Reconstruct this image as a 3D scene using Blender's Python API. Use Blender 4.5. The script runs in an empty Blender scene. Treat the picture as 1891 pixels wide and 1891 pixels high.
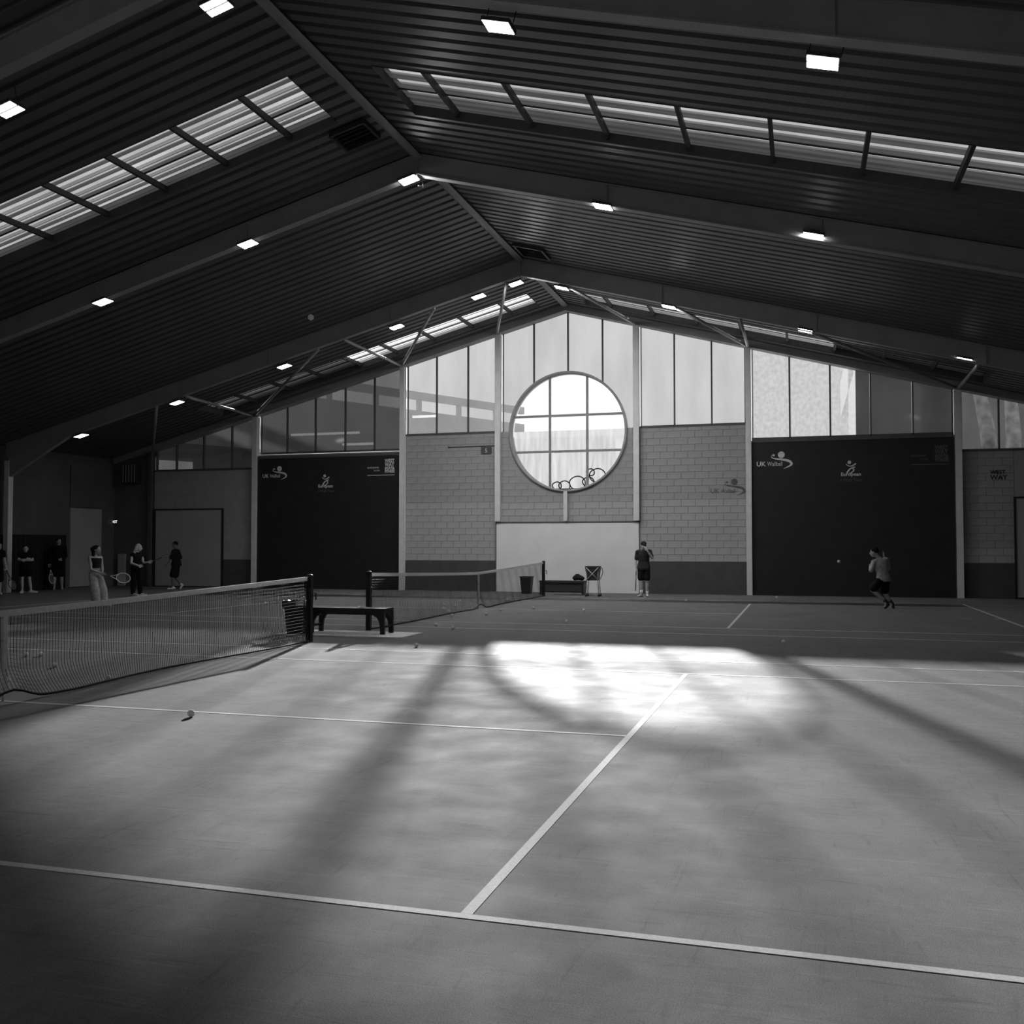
import bpy, bmesh, math, random
from mathutils import Vector, Matrix, Quaternion
random.seed(7)
SC = bpy.context.scene
COL = SC.collection
V = Vector

# ------------------------------------------------------------------ camera
IMG = 1891.0
FPX = 1806.32
CAM = V((7.7674, -8.0602, 1.5705))
YAW, PITCH, ROLL = 0.2894, 0.0344, 0.0003
_f = V((-math.sin(YAW) * math.cos(PITCH), math.cos(YAW) * math.cos(PITCH), math.sin(PITCH)))
_r = V((math.cos(YAW), math.sin(YAW), 0))
_u = _r.cross(_f)
_r2 = _r * math.cos(ROLL) + _u * math.sin(ROLL)
_u2 = _u * math.cos(ROLL) - _r * math.sin(ROLL)
cam_data = bpy.data.cameras.new('camera')
cam_data.sensor_width = 36.0
cam_data.sensor_fit = 'HORIZONTAL'
cam_data.lens = 36.0 * FPX / IMG
cam_data.clip_end = 400
cam = bpy.data.objects.new('camera', cam_data)
COL.objects.link(cam)
cam.matrix_world = Matrix(((_r2.x, _u2.x, -_f.x, CAM.x), (_r2.y, _u2.y, -_f.y, CAM.y), (_r2.z, _u2.z, -_f.z, CAM.z), (0, 0, 0, 1)))
SC.camera = cam

# ------------------------------------------------------------------ sky, sun, exposure
world = bpy.data.worlds.new('sky')
SC.world = world
world.use_nodes = True
world.node_tree.nodes['Background'].inputs[0].default_value = (1, 1, 1, 1)
world.node_tree.nodes['Background'].inputs[1].default_value = 2.4
SUN_AZ, SUN_EL = math.radians(15.5), math.radians(16.5)
sun_data = bpy.data.lights.new('sun', 'SUN')
sun_data.energy = 40.0
sun_data.angle = math.radians(1.0)
sun = bpy.data.objects.new('sun', sun_data)
COL.objects.link(sun)
_sd = V((-math.sin(SUN_AZ) * math.cos(SUN_EL), math.cos(SUN_AZ) * math.cos(SUN_EL), math.sin(SUN_EL)))
sun.rotation_euler = _sd.to_track_quat('Z', 'Y').to_euler()
sun.location = (-10, 60, 30)
HAZE_DENSITY = 0.0
LED_STRENGTH = 18.0

vs = SC.view_settings
vs.view_transform = 'Standard'
vs.look = 'None'
vs.exposure = 0.0
vs.gamma = 1.0
vs.use_curve_mapping = False
cy = SC.cycles
cy.use_denoising = True
cy.max_bounces = 6
cy.diffuse_bounces = 3
cy.glossy_bounces = 3
cy.transmission_bounces = 4
cy.transparent_max_bounces = 12
cy.volume_bounces = 0
cy.caustics_reflective = False
cy.caustics_refractive = False
cy.sample_clamp_indirect = 3.0

# ------------------------------------------------------------------ pixel helpers (directions only)
def ray(u, v):
    return _r2 * ((u - IMG / 2) / FPX) - _u2 * ((v - IMG / 2) / FPX) + _f
def onz(u, v, z=0.0):
    a = ray(u, v); return CAM + a * ((z - CAM.z) / a.z)
def ony(u, v, y):
    a = ray(u, v); return CAM + a * ((y - CAM.y) / a.y)
def onx(u, v, x):
    a = ray(u, v); return CAM + a * ((x - CAM.x) / a.x)
def at_dist(u, v, d):
    return CAM + ray(u, v) * d

# ------------------------------------------------------------------ materials
def _ramp(nt, fac, stops):
    n = nt.nodes.new('ShaderNodeValToRGB')
    el = n.color_ramp.elements
    el[0].position, el[0].color = stops[0][0], (stops[0][1],) * 3 + (1,)
    el[1].position, el[1].color = stops[1][0], (stops[1][1],) * 3 + (1,)
    for p, c in stops[2:]:
        e = el.new(p); e.color = (c, c, c, 1)
    nt.links.new(fac, n.inputs[0])
    return n.outputs[0]

def mat(name, g, rough=0.6, metal=0.0, noise=0.15, scale=8.0, bump=0.0, bscale=60.0, spec=0.4, stretch=None):
    m = bpy.data.materials.new(name); m.use_nodes = True
    nt = m.node_tree; b = nt.nodes['Principled BSDF']
    b.inputs['Roughness'].default_value = rough
    b.inputs['Metallic'].default_value = metal
    b.inputs['Specular IOR Level'].default_value = spec
    tc = nt.nodes.new('ShaderNodeTexCoord')
    src = tc.outputs['Object']
    if stretch:
        mp = nt.nodes.new('ShaderNodeMapping'); mp.inputs['Scale'].default_value = stretch
        nt.links.new(src, mp.inputs[0]); src = mp.outputs[0]
    n = nt.nodes.new('ShaderNodeTexNoise')
    n.inputs['Scale'].default_value = scale; n.inputs['Detail'].default_value = 6
    nt.links.new(src, n.inputs['Vector'])
    c = _ramp(nt, n.outputs[0], [(0.3, g * (1 - noise)), (0.7, min(1.0, g * (1 + noise)))])
    nt.links.new(c, b.inputs['Base Color'])
    if bump:
        n2 = nt.nodes.new('ShaderNodeTexNoise'); n2.inputs['Scale'].default_value = bscale; n2.inputs['Detail'].default_value = 4
        nt.links.new(src, n2.inputs['Vector'])
        bp = nt.nodes.new('ShaderNodeBump'); bp.inputs['Strength'].default_value = bump; bp.inputs['Distance'].default_value = 0.01
        nt.links.new(n2.outputs[0], bp.inputs['Height']); nt.links.new(bp.outputs[0], b.inputs['Normal'])
    return m

def glass(name, transp, transl, dirt=0.4, scale=2.0, gloss=0.04, stretch=(1, 1, 0.25), tcol=1.0):
    """glazing: lets TRANSP of the light straight through, scatters TRANSL, with streaky dirt"""
    m = bpy.data.materials.new(name); m.use_nodes = True
    nt = m.node_tree; nt.nodes.clear()
    out = nt.nodes.new('ShaderNodeOutputMaterial')
    tc = nt.nodes.new('ShaderNodeTexCoord')
    mp = nt.nodes.new('ShaderNodeMapping'); mp.inputs['Scale'].default_value = stretch
    nt.links.new(tc.outputs['Object'], mp.inputs[0])
    n = nt.nodes.new('ShaderNodeTexNoise'); n.inputs['Scale'].default_value = scale; n.inputs['Detail'].default_value = 7
    nt.links.new(mp.outputs[0], n.inputs['Vector'])
    t = nt.nodes.new('ShaderNodeBsdfTransparent')
    nt.links.new(_ramp(nt, n.outputs[0], [(0.3, transp * (1 - dirt)), (0.65, transp)]), t.inputs[0])
    l = nt.nodes.new('ShaderNodeBsdfTranslucent')
    nt.links.new(_ramp(nt, n.outputs[0], [(0.3, min(1, transl * (1 + dirt))), (0.65, transl)]), l.inputs[0])
    a = nt.nodes.new('ShaderNodeAddShader')
    nt.links.new(t.outputs[0], a.inputs[0]); nt.links.new(l.outputs[0], a.inputs[1])
    g = nt.nodes.new('ShaderNodeBsdfGlossy'); g.inputs['Roughness'].default_value = 0.08
    mx = nt.nodes.new('ShaderNodeMixShader'); mx.inputs[0].default_value = gloss
    nt.links.new(a.outputs[0], mx.inputs[1]); nt.links.new(g.outputs[0], mx.inputs[2])
    nt.links.new(mx.outputs[0], out.inputs[0])
    return m

def emit(name, s, g=1.0):
    m = bpy.data.materials.new(name); m.use_nodes = True
    nt = m.node_tree; nt.nodes.clear()
    out = nt.nodes.new('ShaderNodeOutputMaterial'); e = nt.nodes.new('ShaderNodeEmission')
    e.inputs[0].default_value = (g, g, g, 1); e.inputs[1].default_value = s
    nt.links.new(e.outputs[0], out.inputs[0])
    return m

def floor_mat():
    m = bpy.data.materials.new('court_acrylic'); m.use_nodes = True
    nt = m.node_tree; b = nt.nodes['Principled BSDF']; L = nt.links.new
    tc = nt.nodes.new('ShaderNodeTexCoord')
    def noise(scale, detail=5, vec=None, rough=0.5, dist=0.0):
        n = nt.nodes.new('ShaderNodeTexNoise'); n.inputs['Scale'].default_value = scale
        n.inputs['Detail'].default_value = detail; n.inputs['Roughness'].default_value = rough
        n.inputs['Distortion'].default_value = dist
        L(vec or tc.outputs['Object'], n.inputs['Vector']); return n.outputs[0]
    def mapped(rot, sc):
        mp = nt.nodes.new('ShaderNodeMapping'); mp.inputs['Rotation'].default_value = (0, 0, rot); mp.inputs['Scale'].default_value = sc
        L(tc.outputs['Object'], mp.inputs[0]); return mp.outputs[0]
    def mul(a, bb):
        n = nt.nodes.new('ShaderNodeMath'); n.operation = 'MULTIPLY'
        L(a, n.inputs[0]); L(bb, n.inputs[1]); return n.outputs[0]
    base = _ramp(nt, noise(0.55, 6, None, 0.6, 0.6), [(0.25, 0.138), (0.75, 0.198)])
    grain = _ramp(nt, noise(170, 2), [(0.25, 0.62), (0.75, 1.36)])
    # slide marks: thin dark arcs where shoes have dragged
    s1 = _ramp(nt, noise(1.0, 5, mapped(0.5, (0.7, 7, 1)), 0.6, 3.5), [(0.30, 0.80), (0.42, 1.0)])
    s2 = _ramp(nt, noise(1.0, 5, mapped(-0.25, (5, 0.5, 1)), 0.6, 4.0), [(0.29, 0.80), (0.41, 1.0)])
    s3 = _ramp(nt, noise(1.0, 4, mapped(1.1, (1.0, 24, 1)), 0.6, 2.2), [(0.57, 1.0), (0.70, 1.22)])
    mot = _ramp(nt, noise(7, 9, None, 0.78), [(0.30, 0.84), (0.70, 1.16)])
    c = mul(mul(mul(mul(mul(base, grain), s1), s2), s3), mot)
    L(c, b.inputs['Base Color'])
    L(_ramp(nt, noise(2.2, 5), [(0.3, 0.92), (0.7, 0.80)]), b.inputs['Roughness'])
    b.inputs['Specular IOR Level'].default_value = 0.08
    bp = nt.nodes.new('ShaderNodeBump'); bp.inputs['Strength'].default_value = 0.20; bp.inputs['Distance'].default_value = 0.003
    L(noise(190, 3), bp.inputs['Height']); L(bp.outputs[0], b.inputs['Normal'])
    return m

M = {}
M['floor'] = floor_mat()
M['line'] = mat('line_paint', 0.52, 0.8, noise=0.14, scale=60, bump=0.04, bscale=150, spec=0.1)
M['block'] = mat('grey_block_paint', 0.38, 0.75, noise=0.10, scale=3, bump=0.5, bscale=40)
M['block2'] = mat('pale_block', 0.46, 0.75, noise=0.10, scale=3, bump=0.5, bscale=40)
M['joint'] = mat('mortar', 0.30, 0.9, noise=0.1, scale=20)
M['dado'] = mat('dado_paint', 0.085, 0.7, noise=0.12, scale=3, bump=0.4, bscale=40)
M['whitepanel'] = mat('white_board', 0.93, 0.5, noise=0.04, scale=1.5)
M['darkpanel'] = mat('dark_court_paint', 0.020, 0.55, noise=0.18, scale=2.5, bump=0.2, bscale=50)
M['ledge'] = mat('ledge_paint', 0.10, 0.6)
M['column'] = mat('column_paint', 0.80, 0.5, noise=0.06, scale=4)
M['beam'] = mat('steel_beam_paint', 0.36, 0.5, noise=0.10, scale=2)
M['brace'] = mat('brace_paint', 0.34, 0.45, noise=0.08, scale=4)
M['liner'] = mat('roof_liner', 0.115, 0.45, noise=0.10, scale=0.8, spec=0.5)
M['ridge'] = mat('ridge_trim', 0.34, 0.45, noise=0.08, scale=2)
M['purlin'] = mat('purlin_steel', 0.06, 0.6)
M['upstand'] = mat('upstand_steel', 0.10, 0.6)
M['ring'] = mat('rim_paint', 0.36, 0.5, noise=0.06, scale=4)
M['dark'] = mat('black_plastic', 0.02, 0.45, noise=0.2, scale=10)
M['darkgrey'] = mat('charcoal_paint', 0.045, 0.5, noise=0.2, scale=6)
M['wall_dark'] = mat('side_wall_paint', 0.12, 0.8, noise=0.15, scale=1.2, bump=0.3, bscale=30)
M['curtain'] = mat('black_curtain', 0.015, 0.9, noise=0.3, scale=6)
M['board'] = mat('pale_board', 0.40, 0.6, noise=0.06, scale=1.2)
M['metal'] = mat('galvanised', 0.55, 0.35, metal=0.8, noise=0.1, scale=10)
M['white'] = mat('white_plastic', 0.78, 0.5, noise=0.05)
M['grey'] = mat('mid_grey', 0.30, 0.5, noise=0.1)
M['logo_light'] = mat('logo_light', 0.75, 0.7, noise=0.05)
M['logo_white'] = mat('logo_white', 0.60, 0.7, noise=0.05)
M['logo_dim'] = mat('logo_dim', 0.14, 0.7, noise=0.1)
M['logo_dark'] = mat('logo_dark', 0.11, 0.7, noise=0.1)
M['net'] = mat('net_cord', 0.016, 0.7, noise=0.2)
M['tape'] = mat('net_tape', 0.88, 0.7, noise=0.08, scale=20, bump=0.05, bscale=80)
M['ball'] = mat('ball_felt', 0.95, 0.95, noise=0.05, scale=60, spec=0.1)
M['seam'] = mat('ball_seam', 0.85, 0.8, noise=0.05)
def soften(m, t, sheen=0.0):
    """thin or fuzzy cloth: part of the light comes through"""
    nt = m.node_tree; b = nt.nodes['Principled BSDF']; out = nt.nodes['Material Output']
    l = nt.nodes.new('ShaderNodeBsdfTranslucent'); mx_ = nt.nodes.new('ShaderNodeMixShader'); mx_.inputs[0].default_value = t
    src = b.inputs['Base Color'].links[0].from_socket
    nt.links.new(src, l.inputs[0]); nt.links.new(b.outputs[0], mx_.inputs[1]); nt.links.new(l.outputs[0], mx_.inputs[2])
    nt.links.new(mx_.outputs[0], out.inputs[0])
    b.inputs['Sheen Weight'].default_value = sheen; b.inputs['Sheen Roughness'].default_value = 0.4
soften(M['tape'], 0.30, 0.3)
M['mat'] = mat('pale_mat', 0.72, 0.8, noise=0.18, scale=14, bump=0.5, bscale=80)
M['concrete'] = mat('concrete', 0.42, 0.85, noise=0.18, scale=0.6, bump=0.3, bscale=8)
M['asphalt'] = mat('yard_asphalt', 0.16, 0.9, noise=0.2, scale=1.0)
M['streak'] = mat('pale_light_streak', 0.85, 0.9, noise=0.5, scale=3, bump=0.5, bscale=10)  # pale colour for the solid light streaks outside
M['g_clear'] = glass('clear_glass', 0.44, 0.004, 0.06, gloss=0.0)
M['g_mid'] = glass('weathered_glass', 0.20, 0.012, 0.35, 1.2, gloss=0.0)
M['g_frost'] = glass('frosted_glass', 0.05, 0.031, 0.5, 9.0, gloss=0.0, stretch=(1, 1, 0.8))
M['g_low'] = glass('streaked_screen', 0.0, 0.105, 0.4, 6.0, gloss=0.0, stretch=(1, 1, 0.12))
M['g_dark'] = glass('shaded_glass', 0.045, 0.003, 0.3, 1.0, gloss=0.03)  # shade over the left windows put into the glass colour
M['g_right'] = glass('shaded_glass_right', 0.070, 0.001, 0.3, 1.0, gloss=0.02)  # flyover shade put into the glass colour
M['g_end'] = glass('shaded_glass_end', 0.17, 0.001, 0.3, 1.0, gloss=0.02)  # weaker flyover shade put into the end panes' colour
M['g_rear_fill'] = glass('rear_fill_glass', 0.30, 0.01, 0.2, 1.0, gloss=0.0)  # glazing of the added fill-light window behind the camera
M['g_sky'] = glass('rooflight_sheet', 0.0, 0.029, 0.5, 1.6, gloss=0.0, stretch=(0.5, 3, 1))
M['g_sky_bright'] = glass('rooflight_sheet_lit', 0.0, 0.12, 0.35, 1.6, gloss=0.0, stretch=(0.5, 3, 1))  # same sheet near the ridge, stronger daylight put into its colour
M['g_sky_shaded'] = glass('rooflight_sheet_shaded', 0.0, 0.006, 0.6, 1.6, gloss=0.0, stretch=(0.5, 3, 1))  # same sheet farther out, viaduct shade put into its colour
M['led'] = emit('led_emitter', LED_STRENGTH)
M['led_mid'] = emit('led_emitter_mid', LED_STRENGTH * 4)
M['led_high'] = emit('led_emitter_high', LED_STRENGTH * 17.5)
M['led_front'] = emit('led_emitter_front', LED_STRENGTH * 18)
M['exit'] = emit('exit_letters', 0.9)
M['strip'] = emit('yard_strip_light', 4.0)

# ------------------------------------------------------------------ mesh builder
class MB:
    def __init__(s): s.v, s.f, s.sm = [], [], []
    def add(s, vs_, fs, smooth=False):
        o = len(s.v); s.v += [tuple(x) for x in vs_]
        s.f += [tuple(i + o for i in f) for f in fs]; s.sm += [smooth] * len(fs)
        return s
    def box(s, a, b):
        x0, y0, z0 = a; x1, y1, z1 = b
        return s.add([(x0, y0, z0), (x1, y0, z0), (x1, y1, z0), (x0, y1, z0), (x0, y0, z1), (x1, y0, z1), (x1, y1, z1), (x0, y1, z1)],
                     [(0, 3, 2, 1), (4, 5, 6, 7), (0, 1, 5, 4), (1, 2, 6, 5), (2, 3, 7, 6), (3, 0, 4, 7)])
    def beam(s, a, b, w, h, up=(0, 0, 1)):
        a, b = V(a), V(b); d = (b - a).normalized(); up = V(up)
        x = d.cross(up)
        if x.length < 1e-4: x = d.cross(V((1, 0, 0)))
        x.normalize(); z = x.cross(d)
        q = [p + x * (i * w / 2) + z * (j * h / 2) for p in (a, b) for i, j in ((-1, -1), (1, -1), (1, 1), (-1, 1))]
        return s.add(q, [(3, 2, 1, 0), (4, 5, 6, 7), (0, 1, 5, 4), (1, 2, 6, 5), (2, 3, 7, 6), (3, 0, 4, 7)])
    def tube(s, pts, r, n=6, smooth=True, closed=False, cap=True):
        pts = [V(p) for p in pts]; N = len(pts)
        rr = r if isinstance(r, (list, tuple)) else [r] * N
        o = []; up = None
        for i, p in enumerate(pts):
            if closed: d = pts[(i + 1) % N] - pts[i - 1]
            else: d = pts[min(i + 1, N - 1)] - pts[max(i - 1, 0)]
            d.normalize()
            if up is None: up = V((0, 0, 1)) if abs(d.z) < 0.9 else V((1, 0, 0))
            x = d.cross(up)
            if x.length < 1e-5: x = d.cross(V((0, 1, 0)))
            x.normalize(); up = x.cross(d).normalized()
            o += [p + (x * math.cos(2 * math.pi * k / n) + up * math.sin(2 * math.pi * k / n)) * rr[i] for k in range(n)]
        fs = []
        for i in range(N if closed else N - 1):
            a, b = i * n, ((i + 1) % N) * n
            fs += [(a + k, a + (k + 1) % n, b + (k + 1) % n, b + k) for k in range(n)]
        if cap and not closed:
            fs += [tuple(range(n - 1, -1, -1)), tuple(range((N - 1) * n, N * n))]
        return s.add(o, fs, smooth)
    def lathe(s, prof, n=20, c=(0, 0, 0), smooth=True):
        c = V(c); o = []
        for r, z in prof:
            o += [c + V((r * math.cos(2 * math.pi * k / n), r * math.sin(2 * math.pi * k / n), z)) for k in range(n)]
        fs = []
        for i in range(len(prof) - 1):
            a, b = i * n, (i + 1) * n
            fs += [(a + k, a + (k + 1) % n, b + (k + 1) % n, b + k) for k in range(n)]
        fs += [tuple(range(n - 1, -1, -1)), tuple(range((len(prof) - 1) * n, len(prof) * n))]
        return s.add(o, fs, smooth)
    def sphere(s, c, r, n=16, m=10, sc=(1, 1, 1), rot=None):
        c = V(c); o = [V((0, 0, -1))]
        for j in range(1, m):
            t = -math.pi / 2 + math.pi * j / m
            o += [V((math.cos(t) * math.cos(2 * math.pi * k / n), math.cos(t) * math.sin(2 * math.pi * k / n), math.sin(t))) for k in range(n)]
        o.append(V((0, 0, 1)))
        q = []
        for p in o:
            p = V((p.x * sc[0], p.y * sc[1], p.z * sc[2])) * r
            if rot: p = rot @ p
            q.append(c + p)
        fs = [(0, 1 + (k + 1) % n, 1 + k) for k in range(n)]
        for j in range(m - 2):
            a = 1 + j * n; b = a + n
            fs += [(a + k, a + (k + 1) % n, b + (k + 1) % n, b + k) for k in range(n)]
        e = len(o) - 1; a = 1 + (m - 2) * n
        fs += [(a + k, a + (k + 1) % n, e) for k in range(n)]
        return s.add(q, fs, True)
    def prism(s, poly, ax, a, b):
        """polygon in the plane of the two other axes, extruded along axis AX from A to B"""
        def P(p, t):
            return {0: (t, p[0], p[1]), 1: (p[0], t, p[1]), 2: (p[0], p[1], t)}[ax]
        n = len(poly)
        vs_ = [P(p, a) for p in poly] + [P(p, b) for p in poly]
        fs = [tuple(range(n)), tuple(range(2 * n - 1, n - 1, -1))] + [(k, k + n, (k + 1) % n + n, (k + 1) % n) for k in range(n)]
        return s.add(vs_, fs)
    def mesh(s, name, fix=True):
        me = bpy.data.meshes.new(name)
        me.from_pydata(s.v, [], s.f)
        me.polygons.foreach_set('use_smooth', s.sm)
        if fix:
            bm = bmesh.new(); bm.from_mesh(me)
            bmesh.ops.recalc_face_normals(bm, faces=bm.faces); bm.to_mesh(me); bm.free()
        me.update()
        return me
    def build(s, name, m, parent=None, fix=True):
        return link(name, s.mesh(name, fix), m, parent)

def link(name, me, m=None, parent=None):
    o = bpy.data.objects.new(name, me); COL.objects.link(o)
    if m is not None and me is not None and len(me.materials) == 0: me.materials.append(M[m] if isinstance(m, str) else m)
    if parent: o.parent = parent
    return o
def empty(name, loc=(0, 0, 0), rz=0.0):
    o = bpy.data.objects.new(name, None); COL.objects.link(o)
    o.location = loc; o.rotation_euler = (0, 0, rz); o.empty_display_size = 0.1
    return o
def tag(o, label, cat, group=None, kind=None):
    o['label'] = label; o['category'] = cat
    if group: o['group'] = group
    if kind: o['kind'] = kind
    return o
def copy_tree(o, parent=None):
    c = o.copy(); COL.objects.link(c); c.parent = parent
    for ch in list(o.children): copy_tree(ch, c)
    return c
def text_mesh(body, size, depth=0.003, align='LEFT', shear=0.0, bold=0.0):
    cu = bpy.data.curves.new('lettering', 'FONT'); cu.body = body; cu.size = size; cu.extrude = depth
    cu.align_x = align; cu.shear = shear; cu.offset = bold; cu.resolution_u = 3
    t = bpy.data.objects.new('tmp_text', cu); COL.objects.link(t)
    dg = bpy.context.evaluated_depsgraph_get()
    me = bpy.data.meshes.new_from_object(t.evaluated_get(dg))
    bpy.data.objects.remove(t); bpy.data.curves.remove(cu)
    return me
def wall_text(body, x, z, size, m, parent, y, align='LEFT', bold=0.0, name='lettering'):
    o = link(name, text_mesh(body, size, 0.003, align, 0, bold), m, parent)
    o.location = (x, y, z); o.rotation_euler = (math.pi / 2, 0, 0)
    return o

# ------------------------------------------------------------------ hall dimensions
XR, W = 0.15, 24.08            # ridge position, inner face of the gable wall
SL = 0.265                     # roof slope
HR = 9.72                      # liner height at the ridge
HALF = 18.0                    # half the clear width
YB = -13.5                     # wall behind the camera
C2 = 15.08                     # distance between the two courts
def zr(x): return HR - SL * abs(x - XR)
SOF = 9.50
def zs(x): return SOF - SL * abs(x - XR)

# ================================================================== FLOOR
floor = MB().box((XR - HALF - 0.6, YB - 0.4, -0.12), (XR + HALF + 0.6, W + 0.4, 0)).build('floor', 'floor')
tag(floor, 'smooth grey acrylic tennis court floor with scuff marks and sunlight', 'floor', kind='structure')
def court_line(x0, y0, x1, y1):
    MB().box((x0, y0, 0), (x1, y1, 0.0025)).build('court_line', 'line', floor)
for yc in (0.0, C2):
    for sy in (-1, 1):
        for d in (4.09, 5.46):
            court_line(-11.814, yc + sy * d - 0.025, 11.814, yc + sy * d + 0.025)
    court_line(-6.347, yc - 0.025, 6.347, yc + 0.025)
    for sx in (-1, 1):
        court_line(sx * 6.375 - 0.027, yc - 4.064, sx * 6.375 + 0.027, yc + 4.064)
        court_line(sx * 11.85 - 0.035, yc - 5.485, sx * 11.85 + 0.035, yc + 5.485)
        court_line(sx * 11.75 - 0.05, yc - 0.025, sx * 11.75 + 0.05, yc + 0.025)
# darker paint strip beyond the far doubles line
MB().box((-11.9, C2 + 4.13, 0), (11.8, C2 + 5.43, 0.0012)).build('tramline_paint', 'darkgrey', floor)

# ================================================================== CEILING
ceiling = empty('ceiling')
tag(ceiling, 'dark corrugated metal roof lining rising to a central ridge', 'ceiling', kind='structure')
PITCH_C = 0.3333
def liner(name, side, xa, xb, ya, yb):
    """corrugated sheet between distances xa..xb from the ridge, ya..yb"""
    prof = []
    y = math.floor(ya / PITCH_C) * PITCH_C
    while y < yb:
        for dy, dz in ((0, 0), (0.20, 0), (0.235, 0.055), (0.30, 0.055), (0.3333, 0)):
            if ya < y + dy < yb: prof.append((y + dy, dz))
        y += PITCH_C
    prof = [(ya, 0)] + prof + [(yb, 0)]
    vs_, fs = [], []
    for yy, dz in prof:
        for d in (xa, xb):
            x = XR + side * d
            vs_.append((x, yy, zr(x) + dz))
    for i in range(len(prof) - 1):
        a = 2 * i
        fs.append((a, a + 1, a + 3, a + 2))
    MB().add(vs_, fs).build(name, 'liner', ceiling)
PURL = [1.70, 3.08, 4.45, 5.83, 7.20, 8.58, 9.95, 11.33, 12.70]
STRIPS = [(-8.7, -6.85), (6.50, 8.40), (21.45, 23.15)]
S0 = {-1: 0.70, 1: 0.85}
for side in (-1, 1):
    y = YB
    for (a, b) in STRIPS:
        liner('liner_sheet', side, 0, HALF + 0.3, y, a)
        liner('liner_sheet', side, 0, S0[side], a, b)
        liner('liner_sheet', side, PURL[-1], HALF + 0.3, a, b)
        y = b
    liner('liner_sheet', side, 0, HALF + 0.3, y, W)
rt = MB()
for side in (-1, 1):
    rt.add([(XR, YB, HR - 0.005), (XR + side * 0.11, YB, HR - 0.075), (XR + side * 0.11, W, HR - 0.075), (XR, W, HR - 0.005)], [(0, 1, 2, 3)])
rt.add([(XR - 0.11, YB, HR - 0.075), (XR - 0.05, YB, HR - 0.11), (XR - 0.05, W, HR - 0.11), (XR - 0.11, W, HR - 0.075)], [(0, 1, 2, 3)])
rt.add([(XR - 0.05, YB, HR - 0.11), (XR + 0.05, YB, HR - 0.11), (XR + 0.05, W, HR - 0.11), (XR - 0.05, W, HR - 0.11)], [(0, 1, 2, 3)])
rt.add([(XR + 0.05, YB, HR - 0.11), (XR + 0.11, YB, HR - 0.075), (XR + 0.11, W, HR - 0.075), (XR + 0.05, W, HR - 0.11)], [(0, 1, 2, 3)])
rt.build('ridge_trim', 'ridge', ceiling)

# rooflights: recessed strips of translucent sheets between dark purlins
REC = 0.17
wn = 0
places = {(-1, 1): 'in the near bay left of the ridge', (1, 1): 'in the near bay right of the ridge', (-1, 2): 'by the gable wall left of the ridge',
          (1, 2): 'by the gable wall right of the ridge', (-1, 0): 'behind the viewer left of the ridge', (1, 0): 'behind the viewer right of the ridge'}
for si, (ya, yb) in enumerate(STRIPS):
    for side in (-1, 1):
        wn += 1
        w = empty('window_%d' % wn)
        tag(w, 'strip of translucent roof sheets ' + places[(side, si)], 'rooflight', kind='structure')
        edges = [S0[side]] + PURL
        nd = V((0, 0, 1))
        for i in range(len(edges) - 1):
            d0, d1 = edges[i], edges[i + 1]
            x0, x1 = XR + side * d0, XR + side * d1
            prof = []
            n = 5
            wd = (yb - ya) / n
            for k in range(n):
                for t, h in ((0.0, 0.0), (0.14, 0.0), (0.20, 0.05), (0.34, 0.05), (0.40, 0.0), (0.70, 0.0), (0.73, 0.012), (0.77, 0.012), (0.80, 0.0)):
                    prof.append((ya + wd * (k + t), h))
            prof.append((yb, 0))
            vs_, fs = [], []
            for yy, h in prof:
                vs_ += [(x0, yy, zr(x0) + REC + h), (x1, yy, zr(x1) + REC + h)]
            for k in range(len(prof) - 1):
                fs.append((2 * k, 2 * k + 1, 2 * k + 3, 2 * k + 2))
            mm = 'g_sky'
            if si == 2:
                mm = 'g_sky_bright' if d1 < (7.3 if side < 0 else 8.7) else 'g_sky_shaded'
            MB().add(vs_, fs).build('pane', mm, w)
        for d in PURL[:-1]:
            x = XR + side * d
            MB().beam((x, ya - 0.02, zr(x) + 0.105), (x, yb + 0.02, zr(x) + 0.105), 0.065, 0.11).build('purlin', 'purlin', w)
        for yy, nm in ((ya, 'upstand'), (yb, 'upstand')):
            x0, x1 = XR + side * S0[side], XR + side * PURL[-1]
            MB().add([(x0, yy, zr(x0) - 0.015), (x1, yy, zr(x1) - 0.015), (x1, yy, zr(x1) + REC + 0.1), (x0, yy, zr(x0) + REC + 0.1)], [(0, 1, 2, 3)]).build(nm, 'upstand', w)
        for d in (S0[side], PURL[-1]):
            x = XR + side * d
            MB().add([(x, ya, zr(x) - 0.015), (x, yb, zr(x) - 0.015), (x, yb, zr(x) + REC + 0.1), (x, ya, zr(x) + REC + 0.1)], [(0, 1, 2, 3)]).build('upstand', 'upstand', w)
        # bolt rail across the middle of the sheets
        x0, x1 = XR + side * S0[side], XR + side * PURL[-1]
        ym = ya + 0.62 * (yb - ya)
        MB().beam((x0, ym, zr(x0) + REC - 0.02), (x1, ym, zr(x1) + REC - 0.02), 0.03, 0.02).build('lap_rail', 'purlin', w)

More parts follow.
